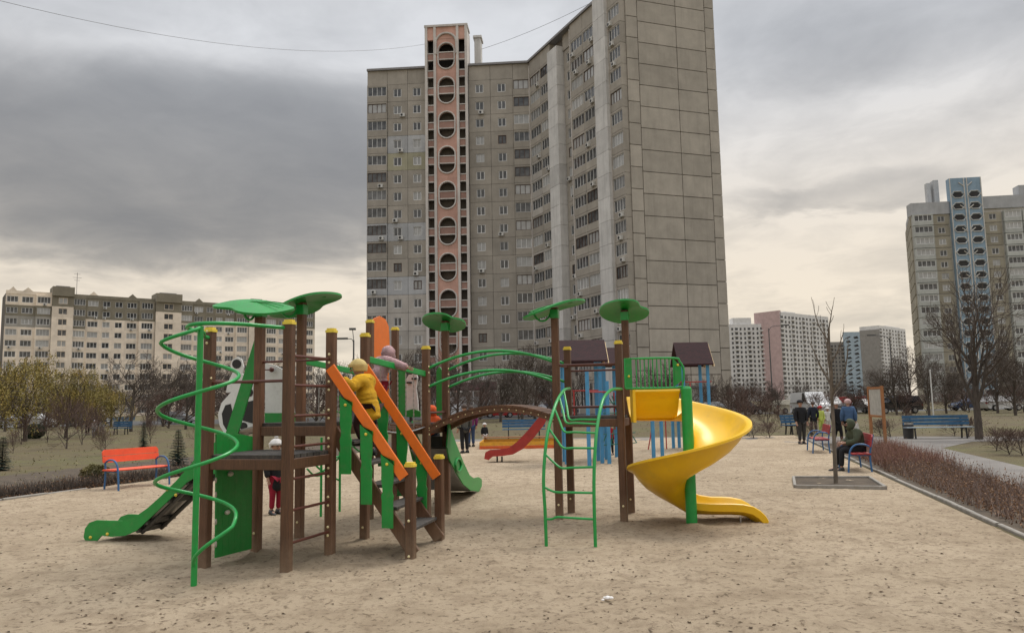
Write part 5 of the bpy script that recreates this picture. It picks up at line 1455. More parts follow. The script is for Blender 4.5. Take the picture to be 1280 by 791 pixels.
def bare_tree(seed, h, r0, fork=.28, spread=.55, levels=5, kids=(5, 4, 4, 3, 3), up=.25, droop=0.0, twig=.006, trunk_lean=.05, minr=.004, shrink=.66):
    r = random.Random(seed); T, C = MB(), MB(); tips = []
    def branch(p, d, L, rad, lev):
        n = 5 if lev < 2 else 3; pts = [p]; rs = [rad]; q = p; dd = d.copy()
        for i in range(n):
            dd = (dd + rvec(r) * (.10 + .05 * lev) + UP * (up - droop * lev) * .22).normalized(); q = q + dd * (L / n); pts.append(q); rs.append(max(minr, rad * (1 - .55 * (i + 1) / n)))
        (T if lev < 2 else C).tube(pts, rs, 7 if lev == 0 else 5 if lev == 1 else 3, cap=False)
        if lev >= levels: tips.append((pts[-1], dd)); return
        k = kids[lev]
        for i in range(k):
            t = (fork + (1 - fork) * (i + r.random() * .7) / k) if lev == 0 else .25 + .75 * (i + r.random()) / k
            t = min(t, .99); f = t * n; a = int(f); bp = pts[a].lerp(pts[min(a + 1, n)], f - a); br = rs[a] * .62
            side = rvec(r); ax = (pts[min(a + 1, n)] - pts[a]).normalized(); side = (side - ax * side.dot(ax)).normalized()
            nd = (ax * (1 - spread * r.uniform(.7, 1.15)) + side * spread * r.uniform(.8, 1.25)).normalized()
            branch(bp, nd, L * shrink * r.uniform(.75, 1.15) * (1 - .35 * t if lev == 0 else 1), max(br, minr), lev + 1)
        if lev > 0:
            branch(pts[-1], dd, L * shrink * .8, max(rs[-1] * .9, minr), lev + 1)
    branch(V((0, 0, -.1)), (UP + V((r.uniform(-1, 1), r.uniform(-1, 1), 0)) * trunk_lean).normalized(), h * .55, r0, 0)
    return T, C, tips
def tree_proto(name, seed, h, r0, m_t=BARK, m_c=TWIG, **kw):
    T, C, tips = bare_tree(seed, h, r0, **kw)
    o = link(name, None); part('trunk', T, m_t, o, world=False, smooth=60); part('crown', C, m_c, o, world=False, smooth=0)
    return o, tips
def drop(o, loc, label, cat, group=None, rz=0, sc=None):
    o.location = loc; o.rotation_euler = (0, 0, rz)
    if sc: o.scale = (sc, sc, sc)
    tag(o, label, cat, group); return o
rt6 = random.Random(3)
# the big bare tree by the long bench
T1, _ = tree_proto('bare_tree', 21, 6.6, .19, fork=.30, spread=.50, kids=(8, 4, 3, 3), up=.55, levels=4, minr=.009, shrink=.72)
drop(T1, G(1224, 549), 'big bare tree with spreading dark limbs beside the long blue bench', 'tree', rz=3.3); T1.scale = (.82, .82, 1.03)
# sapling
T, C, _ = bare_tree(8, 6.0, .045, fork=.42, spread=.45, kids=(9, 3, 2), up=.7, levels=2, trunk_lean=.02, minr=.005, shrink=.36)
sp0 = thing('young_tree', 'slender young bare tree growing in the concrete frame', 'tree', G(1045, 606)); part('trunk', T, BARKL, sp0, world=False, smooth=60); part('crown', C, BARKL, sp0, world=False, smooth=0)
# prototypes for the background
PR = [tree_proto('bare_tree', 40 + i, 6.5, .13, fork=.22, spread=.52, kids=(8, 5, 4, 3), up=.35, levels=4, minr=.011)[0] for i in range(4)]
SH = [tree_proto('bare_shrub', 60 + i, 3.2, .045, m_t=TWIG, m_c=TWIGR, fork=.02, spread=.5, kids=(10, 5, 4, 3), up=.4, levels=3, minr=.009, shrink=.75)[0] for i in range(3)]
used = set()
def put_tree(pool, px, Y, h, base_h, label, group, cat='tree', wide=1.0):
    i = rt6.randrange(len(pool)); o = pool[i]; key = (id(pool), i); s = h / base_h
    loc = (D(px, 500, Y).x, Y, 0); sc = (s * wide, s * wide, s)
    if key not in used: used.add(key); o.location = loc; o.rotation_euler = (0, 0, rt6.uniform(0, 6.28)); o.scale = sc; c = o
    else: c = dup(o, loc, rt6.uniform(0, 6.28), sc)
    for kk in ('label', 'category', 'group'):
        if kk in c: del c[kk]
    tag(c, label, cat, group); return c
MARKS = [(40, 'left of the round dark bush'), (90, 'behind the white hatchback'), (130, 'behind the people on the far lawn'), (160, 'behind the far blue benches'), (195, 'above the orange bench'), (215, 'beside the thin young spruce'), (240, 'behind the bushy spruce'), (275, 'behind the green spiral pole'), (305, 'seen past the panda board'), (360, 'seen past the white play board'), (400, 'seen between brown posts of the low deck'), (430, 'seen past the orange handrail'), (480, 'by the two-headed street lamp'), (530, 'behind the child in pink'), (560, 'before the pink stairwell'), (600, 'before the maroon canopy'), (640, 'above the red hatchback'), (665, 'behind the red slide'), (700, 'at the end of the arched bridge'), (780, 'behind the old play set'), (825, 'behind the barred green guard'), (850, 'above the yellow spiral slide'), (875, 'before the blank gable'), (905, 'by the pale hut'), (928, 'right of the brown gable'), (950, 'before the far white tower'), (990, 'by the lamp before the pink end wall'), (1020, 'behind the white van'), (1060, 'behind the slender young tree'), (1085, 'behind the red off-road car'), (1110, 'behind the notice board'), (1135, 'behind the black estate car'), (1158, 'left of the thin white pole'), (1185, 'right of the thin white pole'), (1215, 'behind the long blue bench'), (1245, 'behind the big bare tree'), (1265, 'beside the white hatchback at the tan tower'), (9999, 'beside the silver saloon at the tan tower')]
def zone(pool, base_h, label, group, spots, cat='tree', wide=1.0):
    for px, Y, ytop in spots:
        h = max(1.0, D(px, ytop, Y).z); put_tree(pool, px, Y, h, base_h, label + ' ' + next(t for x, t in MARKS if px < x), group, cat, wide)
zone(PR, 6.6, 'bare tree', 'bare trees before the long block', [(165, 62, 424), (205, 78, 440), (233, 66, 450), (262, 80, 432), (290, 72, 440), (140, 80, 455), (185, 88, 460), (310, 88, 436), (338, 76, 440), (8, 70, 450), (60, 90, 455), (100, 88, 462), (352, 90, 452), (220, 95, 452), (250, 92, 470)])
zone(PR, 6.6, 'bare tree', 'bare trees left of the tower', [(395, 84, 438), (418, 92, 448), (440, 86, 440), (470, 80, 432), (492, 74, 428), (514, 78, 420)])
zone(PR, 6.6, 'bare tree', 'bare trees before the tall tower', [(545, 84, 420), (572, 78, 432), (600, 82, 452), (625, 72, 440), (652, 70, 426), (668, 76, 420), (688, 82, 440), (720, 84, 450), (812, 82, 452), (836, 78, 440), (862, 80, 458), (888, 84, 462)])
zone(PR, 6.6, 'bare tree', 'bare trees on the far verge', [(915, 74, 462), (932, 80, 470), (950, 86, 466), (972, 76, 468), (1001, 88, 470), (1050, 86, 468), (1066, 80, 472)])
zone(PR, 6.6, 'bare tree', 'bare trees before the tan tower', [(1098, 78, 452), (1120, 70, 440), (1140, 76, 425), (1160, 66, 436), (1182, 72, 442), (1205, 80, 452), (1246, 70, 432), (1268, 62, 420), (1285, 74, 410), (1262, 84, 460), (1190, 88, 462)])
zone(SH, 3.6, 'bare twiggy shrub by the far road', 'shrubs along the far road', [(x + rt6.uniform(-8, 8), rt6.uniform(70, 92), rt6.uniform(468, 486)) for x in list(range(0, 420, 26)) + list(range(440, 700, 30)) + list(range(800, 1290, 22))], 'shrub', 1.5)
zone(SH, 3.6, 'thin bare bush on near lawn', 'thin bushes by the path', [(932, 37, 488), (918, 42, 470), (958, 40, 486), (975, 46, 500), (905, 38, 500), (1130, 38, 500)], 'shrub', .8)
zone(SH, 3.6, 'thin bare bush on lawn', 'thin bushes on the left lawn', [(86, 36, 470), (105, 40, 490), (62, 44, 500), (118, 48, 495), (135, 30, 520), (190, 40, 505), (30, 42, 505), (250, 36, 520), (20, 33, 530)], 'shrub', .8)
zone(SH, 3.6, 'reddish low shrub by the path', 'low shrubs at the path', [(1012, 33, 535), (1098, 34, 528), (1110, 33, 530), (960, 34, 531), (940, 34, 534)], 'shrub', 1.8)
zone(SH, 3.6, 'dry bushy shrub at path bend', 'dry shrubs at the path bend', [(1256, 22.5, 530), (1272, 22, 535), (1190, 33, 522), (1207, 32, 510), (1240, 24, 545)], 'shrub', 1.6)
# willows with yellowing leaves
def willow(seed, h):
    T, C, tips = bare_tree(seed, h, .14, fork=.25, spread=.6, kids=(8, 5, 3), up=.35, levels=3, minr=.010, shrink=.72)
    r = random.Random(seed); Lf = MB()
    for p, d in tips:
        for _ in range(10):
            q = p + rvec(r) * r.uniform(0, .45); k = rvec(r) * .14; n = r.randrange(2, 6)
            for i in range(n):
                c = q + V((r.uniform(-.05, .05), r.uniform(-.05, .05), -.16 * i)); a = r.uniform(0, 6.28); l = r.uniform(.08, .17); w = .028
                e = V((math.cos(a) * .5, math.sin(a) * .5, -.8)).normalized() * l; s = e.cross(rvec(r)).normalized() * w
                Lf.add([c - s, c + e * .5 - s * 1.3, c + e, c + e * .5 + s * 1.3], [(0, 1, 2, 3)])
    o = link('willow_tree', None); part('trunk', T, BARK, o, world=False, smooth=60); part('crown', C, TWIG, o, world=False, smooth=0); part('foliage', Lf, WILLOWL, o, world=False, smooth=0, kind='stuff')
    return o
wa = willow(5, 6.0); wb_ = willow(9, 6.0)
def put_w(o, px, Y, ytop, first, label):
    h = D(px, ytop, Y).z; s = h / 6.8; loc = (D(px, 500, Y).x, Y, 0)
    c = drop(o, loc, label, 'tree', 'yellowing trees on the left lawn') if first else dup(o, loc, rt6.uniform(0, 6), s)
    c.scale = (s, s, s); tag(c, label, 'tree', 'yellowing trees on the left lawn')
put_w(wa, 34, 46, 410, True, 'broad tree with thin yellow-green leaves left of the long block')
put_w(wb_, 84, 50, 436, True, 'smaller tree with yellow-green leaves next to the broad one')
put_w(wa, 122, 56, 455, False, 'low olive-leaved tree near the group of people')
put_w(wb_, -8, 42, 420, False, 'yellow-green tree behind the blue-green spruce')
# conifers
def spruce(seed, h, w):
    r = random.Random(seed); T = MB(); L = MB(); T.tube([V((0, 0, -.1)), V((0, 0, h))], [.05, .008], 6)
    nl = int(h / .085)
    for i in range(nl):
        z = .08 + (h - .1) * i / nl; R_ = w * (1 - z / h) ** .85 + .05
        for j in range(13):
            a = r.uniform(0, 6.28); l = R_ * r.uniform(.75, 1.1); d = V((math.cos(a), math.sin(a), -.18 + .25 * z / h)).normalized(); s = V((-d.y, d.x, 0)).normalized()
            for k in range(int(5 + l * 9)):
                t = (k + .5) / (5 + l * 9); c = V((0, 0, z)) + d * l * t
                for sg in (-1, 1):
                    e = (d * .5 + s * sg * .8 + UP * r.uniform(-.2, .3)).normalized() * r.uniform(.09, .17) * (1.15 - .5 * t); n_ = (d * .8 - s * sg * .3 + UP * r.uniform(-.5, .5)).normalized() * .034
                    L.add([c - n_, c + n_, c + e], [(0, 1, 2)])
    o = link('spruce_tree', None); part('trunk', T, BARK, o, world=False); part('crown', L, SPRUCEL, o, world=False, smooth=0); return o
s1_ = spruce(1, 2.0, .62)
p = G(222, 582); drop(s1_, p, 'bushy dark young spruce behind the green spiral pole', 'tree', sc=D(222, 536, p.y).z / 2.0)
p = G(179, 560); o = dup(s1_, p, 1.2, D(179, 530, p.y).z / 2.0); o['label'] = 'thin young spruce behind the orange bench'; o.scale = V(o.scale) * V((.7, .7, 1)) if False else (o.scale[0] * .8, o.scale[1] * .8, o.scale[2] * 1.1)
p = G(2, 588); o = dup(s1_, p, 2.5, D(2, 545, p.y).z / 2.0); o['label'] = 'blue-green spruce standing in the soil bed by the clipped hedge'
def leaf_ball(seed, R_, n, m, hz=.8, name='bush'):
    r = random.Random(seed); L = MB(); T = MB()
    for i in range(7): T.tube([V((0, 0, 0)), rvec(r) * R_ * .4 + UP * R_ * .6], [.02, .008], 4)
    for _ in range(n):
        d = rvec(r); q = d * R_ * r.uniform(.55, 1.05) ** .6 * (1 + .12 * noise.noise(d * 2.3)); q.z = q.z * hz + R_ * hz * .92
        if q.z < 0: continue
        a = rvec(r) * .05; s = a.cross(rvec(r)).normalized() * .022; L.add([q - a, q - s, q + a, q + s], [(0, 1, 2, 3)])
    o = link(name, None); part('stems', T, TWIG, o, world=False); part('foliage', L, m, o, world=False, smooth=0, kind='stuff'); return o
bsh = leaf_ball(3, .62, 3600, BUSHL); p = G(43, 548); drop(bsh, p, 'round dark evergreen bush on the left lawn', 'bush', sc=1.0)
bs2 = leaf_ball(4, .45, 1500, leafmat('yellowish_low_leaf', (.05, .045, .012), (.10, .085, .022), (.16, .12, .035)), .6); drop(bs2, G(118, 600), 'small yellowish bush left of the orange bench', 'bush', sc=.75)
# hedges: barberry along the kerb, stubble along the left soil bed
def hedge(name, label, fn, n, hmin, hmax, mtw, lf, nl, wt=.0045):
    r = random.Random(len(label)); T = MB(); L = MB()
    for _ in range(n):
        p = fn(r); h = r.uniform(hmin, hmax); nseg = r.randrange(2, 5)
        for _k in range(nseg):
            d = (UP + V((r.gauss(0, .28), r.gauss(0, .28), 0))).normalized(); q = p + V((r.uniform(-.06, .06), r.uniform(-.06, .06), 0)); s = V((r.gauss(0, 1), r.gauss(0, 1), 0)).normalized() * wt; e = q + d * h * r.uniform(.6, 1)
            mid = q.lerp(e, .5) + V((r.gauss(0, .02), r.gauss(0, .02), 0))
            T.add([q - s, q + s, mid + s * .8, mid - s * .8, e], [(0, 1, 2, 3), (3, 2, 4)])
            for _j in range(r.randrange(0, nl)):
                t = r.random(); c = q.lerp(e, t); a = rvec(r) * r.uniform(.012, .024); b_ = a.cross(rvec(r)).normalized() * .010; L.add([c - a, c - b_, c + a, c + b_], [(0, 1, 2, 3)])
    for _ in range(n * 2):
        p = fn(r); a = rvec(r) * .024; b_ = a.cross(rvec(r)).normalized() * .015; c = p + UP * r.uniform(.01, .06); L.add([c - a, c - b_, c + a, c + b_], [(0, 1, 2, 3)])
    o = thing(name, label, 'hedge'); q = link('twigs', T.mesh('twigs', [mtw], 0), o); q['kind'] = 'stuff'; q = link('leaves', L.mesh('leaves', [lf], 0), o); q['kind'] = 'stuff'
Lk = (k1 - k2).length
hedge('hedge', 'low red-twigged hedge running beside the concrete kerb', lambda r: k2 + kd * r.uniform(0, Lk + 1.2) + nrm * r.uniform(.22, 1.75), 1700, .14, .52, bark('barberry_twig', (.21, .148, .122)), DRYL, 5)
hedge('hedge', 'sparse reddish hedge between seated person and notice board', lambda r: k1 + kd * r.uniform(.8, 9) + nrm * r.uniform(.3, 2.0), 1100, .3, .60, bark('barberry_twig_b', (.25, .135, .105)), DRYL, 3, .006)
def lf_(r):
    y = r.uniform(12.5, 26); return V((sxl(y) - r.uniform(.15, .75), y, 0))
hedge('hedge', 'low clipped grey-brown hedge along the left edge of the sand', lf_, 3600, .18, .42, TWIG, DRYL, 2, .006)
# ================================================================== PEOPLE
SKIN = mat('skin', (.42, .24, .17), .5, var=.05)
def cloth(name, c, quilt=0.0, rough=.85):
    if name in MATS: return MATS[name]
    k = N(name); g = k.noise(9, 5, .6)
    k.col(k.ramp(g, (.3, mul(c, .78)), (.7, mul(c, 1.18)))); k.rough(rough); k.b.inputs['Specular IOR Level'].default_value = .3
    if quilt:
        w = k.t.nodes.new('ShaderNodeTexWave'); w.bands_direction = 'Z'; w.inputs['Scale'].default_value = quilt; w.inputs['Distortion'].default_value = 1.5; w.inputs['Detail'].default_value = 1
        k.t.links.new(k.tc.outputs['Object'], w.inputs['Vector']); k.bump(w.outputs['Fac'], .9, .02)
    else: k.bump(k.noise(26, 4, .6), .35, .01)
    MATS[name] = k.mat; return k.mat
SKINNED = []
def skinmesh(name, verts, edges, m, parent, sub=2):
    """verts: [(x,y,z,r)], grown with a Skin modifier"""
    me = bpy.data.meshes.new(name); me.from_pydata([v[:3] for v in verts], edges, []); me.materials.append(m)
    o = link(name, me, parent)
    md = o.modifiers.new('skin', 'SKIN'); md.use_smooth_shade = True
    lay = me.skin_vertices[0].data
    for i, v in enumerate(verts):
        lay[i].radius = (v[3], v[4] if len(v) > 4 else v[3]); lay[i].use_root = (i == 0)
    sb = o.modifiers.new('sub', 'SUBSURF'); sb.levels = sub; sb.render_levels = sub
    SKINNED.append(o); return o
def person(label, loc, hgt, face, coat, trousers, shoe=None, hat=None, coat_len=.44, pose=None, hs=1.0, hair=(.05, .03, .02), hood=None, group=None, mitt=None, bag=None, wide=1.0, cat='person', quilt=0.0, look=(0, 0)):
    f = V((face[0], face[1], 0)).normalized(); rz = math.atan2(f.x, -f.y)
    r = thing('person', label, cat, loc, rz, group)
    J = dict(pel=(0, 0, .52), wai=(0, 0, .61), che=(0, 0, .73), nec=(0, .005, .83), shL=(.10, 0, .785), elL=(.135, .015, .64), wrL=(.135, -.03, .50), hpL=(.05, 0, .49), knL=(.052, -.012, .28), anL=(.052, .012, .05), hed=(0, 0, .925), toL=(.06, -.075, .022))
    for k in list(J):
        if k.endswith('L'): J[k[:-1] + 'R'] = (-J[k][0], J[k][1], J[k][2])
    if pose: J.update(pose)
    J = {k: V(v) * hgt for k, v in J.items()}
    h = hgt; w = wide
    # one continuous body: trunk, limbs, neck, head and five-fingered hands
    hd = J['hed']; up_ = (hd - J['nec']).normalized()
    v = []; e = []
    def av(p, *rr): v.append((*p, *[x * h for x in rr])); return len(v) - 1
    pe = av(J['pel'], .058); wa_ = av(J['wai'], .055); ch = av(J['che'], .062, .05); ne = av(J['nec'], .028); e += [(pe, wa_), (wa_, ch), (ch, ne)]
    R = .060 * hs
    h1 = av(hd - up_ * h * R * .75 + V((0, -.008 * h, 0)), R * .62); h2 = av(hd, R * .93, R); h3 = av(hd + up_ * h * R * .62 + V((0, .006 * h, 0)), R * .72); e += [(ne, h1), (h1, h2), (h2, h3)]
    for s in 'LR':
        a = av(J['sh' + s], .034); b_ = av(J['el' + s], .026); c = av(J['wr' + s], .019); e += [(ch, a), (a, b_), (b_, c)]
        fw = (J['wr' + s] - J['el' + s]).normalized(); sd_ = fw.cross(V((0, 1, 0)))
        if sd_.length < .2: sd_ = fw.cross(V((0, 0, 1)))
        sd_.normalize(); pm = J['wr' + s] + fw * .035 * h; pv = av(pm, .017, .012); e.append((c, pv))
        for q, (o_, l) in enumerate(((-.018, .030), (-.006, .038), (.006, .036), (.017, .028))):
            k1_ = av(pm + fw * .02 * h + sd_ * o_ * h, .0052); k2_ = av(pm + fw * (.02 + l) * h + sd_ * o_ * 1.15 * h + V((0, -.006 * h, 0)), .0045); e += [(pv, k1_), (k1_, k2_)]
        t1 = av(J['wr' + s] + fw * .02 * h + sd_ * -.022 * h, .006); t2 = av(J['wr' + s] + fw * .045 * h + sd_ * -.034 * h, .005); e += [(c, t1), (t1, t2)]
        a = av(J['hp' + s], .045); b_ = av(J['kn' + s], .032); c = av(J['an' + s], .022); d = av(J['to' + s], .018); e += [(pe, a), (a, b_), (b_, c), (c, d)]
    skinmesh('body', v, e, SKIN, r, 1)
    # trousers
    v = []; e = []; pe = av(J['pel'] + V((0, 0, .02 * h)), .078 * w, .066 * w)
    for s in 'LR':
        a = av(J['hp' + s], .060 * w); m1 = av(J['hp' + s].lerp(J['kn' + s], .5), .052 * w); b_ = av(J['kn' + s], .044); c = av(J['an' + s] + (J['kn' + s] - J['an' + s]).normalized() * .025 * h, .036); e += [(pe, a), (a, m1), (m1, b_), (b_, c)]
    skinmesh('trousers', v, e, trousers, r)
    # coat
    v = []; e = []
    dn = (J['pel'] - J['wai']).normalized(); L_ = max(.0, .52 - coat_len) * h
    def puff(p, q, ra, rb_, n, ia):                 # a run of padded rolls from p to q
        last = ia
        for i in range(1, n + 1):
            t = i / n; k = (1.07 if i % 2 else .93) if quilt and i < n else 1.0
            c = av(p.lerp(q, t), *[(x + (y - x) * t) * k * w for x, y in zip(ra, rb_)]); e.append((last, c)); last = c
        return last
    npf = 4 if quilt else 1
    ch = av(J['che'], .088 * w, .072 * w); wa_ = puff(J['che'], J['wai'], (.088, .072), (.086, .072), npf, ch); pe = puff(J['wai'], J['pel'], (.086, .072), (.090, .077), npf, wa_)
    if L_ > .01:
        legm = (J['knL'] + J['knR']) / 2; dv = (legm - J['pel']).normalized() if pose and 'sit' in pose else dn
        pe = puff(J['pel'], J['pel'] + dv * L_, (.090, .077), (.096, .083), max(1, npf - 1), pe)
    ne = av(J['nec'], .052, .050); e.append((ch, ne))
    for s in 'LR':
        a = av(J['sh' + s], .050 * w); e.append((ch, a)); b_ = puff(J['sh' + s], J['el' + s], (.050,), (.043,), npf, a); puff(J['el' + s], J['wr' + s], (.043,), (.034,), npf, b_)
    co = skinmesh('coat', v, e, coat, r)
    if mitt:
        for s in 'LR':
            fw = (J['wr' + s] - J['el' + s]).normalized(); m = MB(); m.ball(J['wr' + s] + fw * .045 * h, .034 * h, 10, sc=(1, 1, 1.25)); m.ball(J['wr' + s] + fw * .03 * h + V((.025 * h * (1 if s == 'L' else -1), -.01 * h, 0)), .014 * h, 8)
            part('mitten', m, mitt, r, world=False)
    sh = shoe or BLACKP
    for s in 'LR':
        m = MB(); a, t = J['an' + s], J['to' + s]; d = (t - a); d.z = 0; d.normalize()
        c = a + d * .035 * h; m.ball((c.x, c.y, min(a.z, t.z) + .002 * h), .034 * h, 10, sc=(1, 1, 1)); 
        n_ = len(m.v); m.v = []; m.f = []; m.m = []
        zf = t.z - .022 * h
        pr_ = [(-.035, .0, .030, .060), (-.02, .0, .034, .085), (.02, .0, .036, .075), (.06, .0, .037, .042), (.095, .0, .030, .032), (.112, .0, .012, .018)]
        sd_ = V((-d.y, d.x, 0)); vs = []
        for x, _, hw, ht in pr_:
            for q in range(8):
                an = 2 * PI * q / 8; zz3 = zf + max(0, (ht / 2 + ht / 2 * math.sin(an)) * h); vs.append(V((a.x, a.y, 0)) + d * x * h + sd_ * hw * h * math.cos(an) + V((0, 0, zz3)))
        k = len(pr_); m.add(vs, [(i * 8 + q, i * 8 + (q + 1) % 8, (i + 1) * 8 + (q + 1) % 8, (i + 1) * 8 + q) for i in range(k - 1) for q in range(8)] + [tuple(range(8))[::-1], tuple(range((k - 1) * 8, k * 8))])
        part('shoe', m, sh, r, world=False, smooth=60)
    # face
    Rr = R * h; m = MB(); fc = hd + V((0, -Rr * .95, 0))
    for s in (-1, 1): m.ball(fc + V((s * Rr * .36, .004, Rr * .05)), Rr * .11, 6)
    part('eyes', m, BLACKP, r, world=False, kind='stuff')
    m = MB(); m.ball(fc + V((0, -Rr * .08, -Rr * .2)), Rr * .16, 8, sc=(.8, 1, 1.3)); m.ball(hd + V((-Rr * .95, 0, -Rr * .05)), Rr * .2, 6, sc=(.5, .8, 1.2)); m.ball(hd + V((Rr * .95, 0, -Rr * .05)), Rr * .2, 6, sc=(.5, .8, 1.2)); part('nose_and_ears', m, SKIN, r, world=False, kind='stuff')
    m = MB(); m.ball(fc + V((0, Rr * .06, -Rr * .52)), Rr * .16, 6, sc=(1.5, .5, .4)); part('mouth', m, mat('lips', (.30, .09, .08), .5), r, world=False)
    def cap_mesh(k, zcut, back, fz=0.0):
        m = MB(); n = 16; rows = 8; vs = []
        for i in range(rows + 1):
            th = (PI * .62) * i / rows
            for q in range(n):
                a = 2 * PI * q / n; rr = math.sin(th); zc = math.cos(th)
                if math.sin(a) < 0: zc = max(zc, zcut)        # front edge stops above the brow
                p = V((rr * math.cos(a), rr * math.sin(a) + back, zc + .10)); p *= Rr * k; vs.append(hd + p)
        m.add(vs, [(i * n + q, (i + 1) * n + q, (i + 1) * n + (q + 1) % n, i * n + (q + 1) % n) for i in range(rows) for q in range(n)]); return m
    if not hood:
        part('hair', cap_mesh(1.10, .42, .08), mat('hair_%.2f' % hair[0], hair, .7), r, world=False, smooth=60)
    if hat:
        hm = cap_mesh(1.22, .30, .04); ho = part('hat', hm, hat[0], r, world=False, smooth=60)
        if len(hat) > 1:
            m = MB(); m.ball(hd + V((0, 0, Rr * 1.5)), Rr * .34, 10); part('pompom', m, hat[1], ho, world=False)
        m = MB(); m.lathe([(Rr * 1.10, Rr * .18), (Rr * 1.27, Rr * .20), (Rr * 1.30, Rr * .38), (Rr * 1.27, Rr * .55), (Rr * 1.12, Rr * .56)], 16, hd); part('hat_brim', m, hat[0], ho, world=False, smooth=60)
    if quilt:                                        # collar and folded-back hood lying on the shoulders
        m = MB(); c0 = J['nec'] + V((0, .05 * h, -.012 * h)); m.ball(c0, .062 * h, 14, sc=(1.25, .9, .75)); part('folded_hood', m, coat, r, world=False, smooth=60)
    if hood:
        m = MB(); n = 18; rows = 9; vs = []
        for i in range(rows + 1):
            th = PI * .80 * i / rows
            for q in range(n):
                a = 2 * PI * q / n; wr_ = 1 + .05 * math.sin(5 * a + 3 * th); p = V((math.sin(th) * math.cos(a) * 1.22 * wr_, .16 + math.cos(th) * 1.22 * wr_ - (.25 * math.sin(th) if math.sin(a) < -.5 else 0), .02 + math.sin(th) * math.sin(a) * (1.34 if math.sin(a) > 0 else 1.65))); vs.append(hd + p * Rr)
        m.add(vs, [(i * n + q, (i + 1) * n + q, (i + 1) * n + (q + 1) % n, i * n + (q + 1) % n) for i in range(rows) for q in range(n)]); part('hood', m, hood, r, world=False, smooth=60)
    if bag:
        p = J['wr' + bag[1]] + V((0, -.01, -.16)); m = MB(); vs = []
        m.prism([p + V((-.11, 0, -.15)), p + V((.11, 0, -.15)), p + V((.09, 0, .09)), p + V((-.09, 0, .09))], (0, .09, 0)); m.tube(spline([p + V((-.07, .04, .08)), p + V((0, .04, .2)), p + V((.07, .04, .08))], 4), .008, 5)
        part('bag', m, bag[0], r, world=False, smooth=25)
    return r
K = dict(yellow=cloth('yellow_puffer', (.85, .47, .02), 22), pink=cloth('pink_jacket', (.62, .40, .41), 20), black=cloth('black_cloth', (.014, .014, .016)), navy=cloth('navy_cloth', (.016, .020, .032)), denim=cloth('blue_denim', (.03, .055, .12)),
         green=cloth('olive_green_coat', (.060, .070, .042)), grey=cloth('grey_coat', (.075, .075, .068)), purple=cloth('purple_jacket', (.14, .022, .10)), bluec=cloth('steel_blue_jacket', (.055, .105, .20)), white=cloth('white_cloth', (.58, .56, .54)), cream=cloth('cream_hat', (.55, .42, .17)),
         red=cloth('red_cloth', (.36, .02, .025)), crim=cloth('crimson_tights', (.24, .012, .03)), brown=cloth('dark_brown_trousers', (.035, .015, .014)), lime=cloth('lime_jacket', (.48, .55, .12)), orange=cloth('orange_jacket', (.70, .11, .03)), mitt=cloth('grey_mitten', (.28, .28, .30)), dgrey=cloth('dark_grey_trousers', (.04, .038, .036)), palep=cloth('pale_pink_hat', (.50, .34, .33)))
# child in yellow on the stairs, leaning into the climb, hands on the rails
cy = V((-1.80, 9.56, 1.13))
person('small child in yellow puffer jacket and cream hat climbing the stairs', cy, 1.20, -PU, K['yellow'], K['brown'], None, (K['cream'],), coat_len=.35, hs=1.32, quilt=1, mitt=K['mitt'], wide=1.48,
       pose=dict(wai=(0, -.015, .60), che=(0, -.04, .71), nec=(0, -.065, .80), hed=(0, -.115, .895), shL=(.10, -.045, .77), shR=(-.10, -.045, .77), elL=(.22, -.07, .70), wrL=(.33, -.12, .775), elR=(-.17, -.12, .66), wrR=(-.225, -.22, .67), knL=(.06, -.10, .33), anL=(.06, -.03, .15), toL=(.06, -.11, .125), knR=(-.06, -.02, .27), anR=(-.06, .03, .05), toR=(-.06, -.05, .022)))
# child in pink on the hanging bridge
person('child in pale pink hooded jacket on the hanging bridge reaching along the green rail', V((-1.90, 10.90, 1.475)), 1.14, (.75, .66), K['pink'], K['crim'], None, None, coat_len=.40, hs=1.22, hood=K['pink'], wide=1.42, quilt=1,
       pose=dict(che=(0, -.05, .72), nec=(0, -.10, .81), hed=(0, -.15, .885), shL=(.10, -.06, .78), shR=(-.10, -.06, .78), elR=(-.20, -.14, .735), wrR=(-.33, -.20, .69), elL=(.15, -.13, .68), wrL=(.12, -.25, .70)))
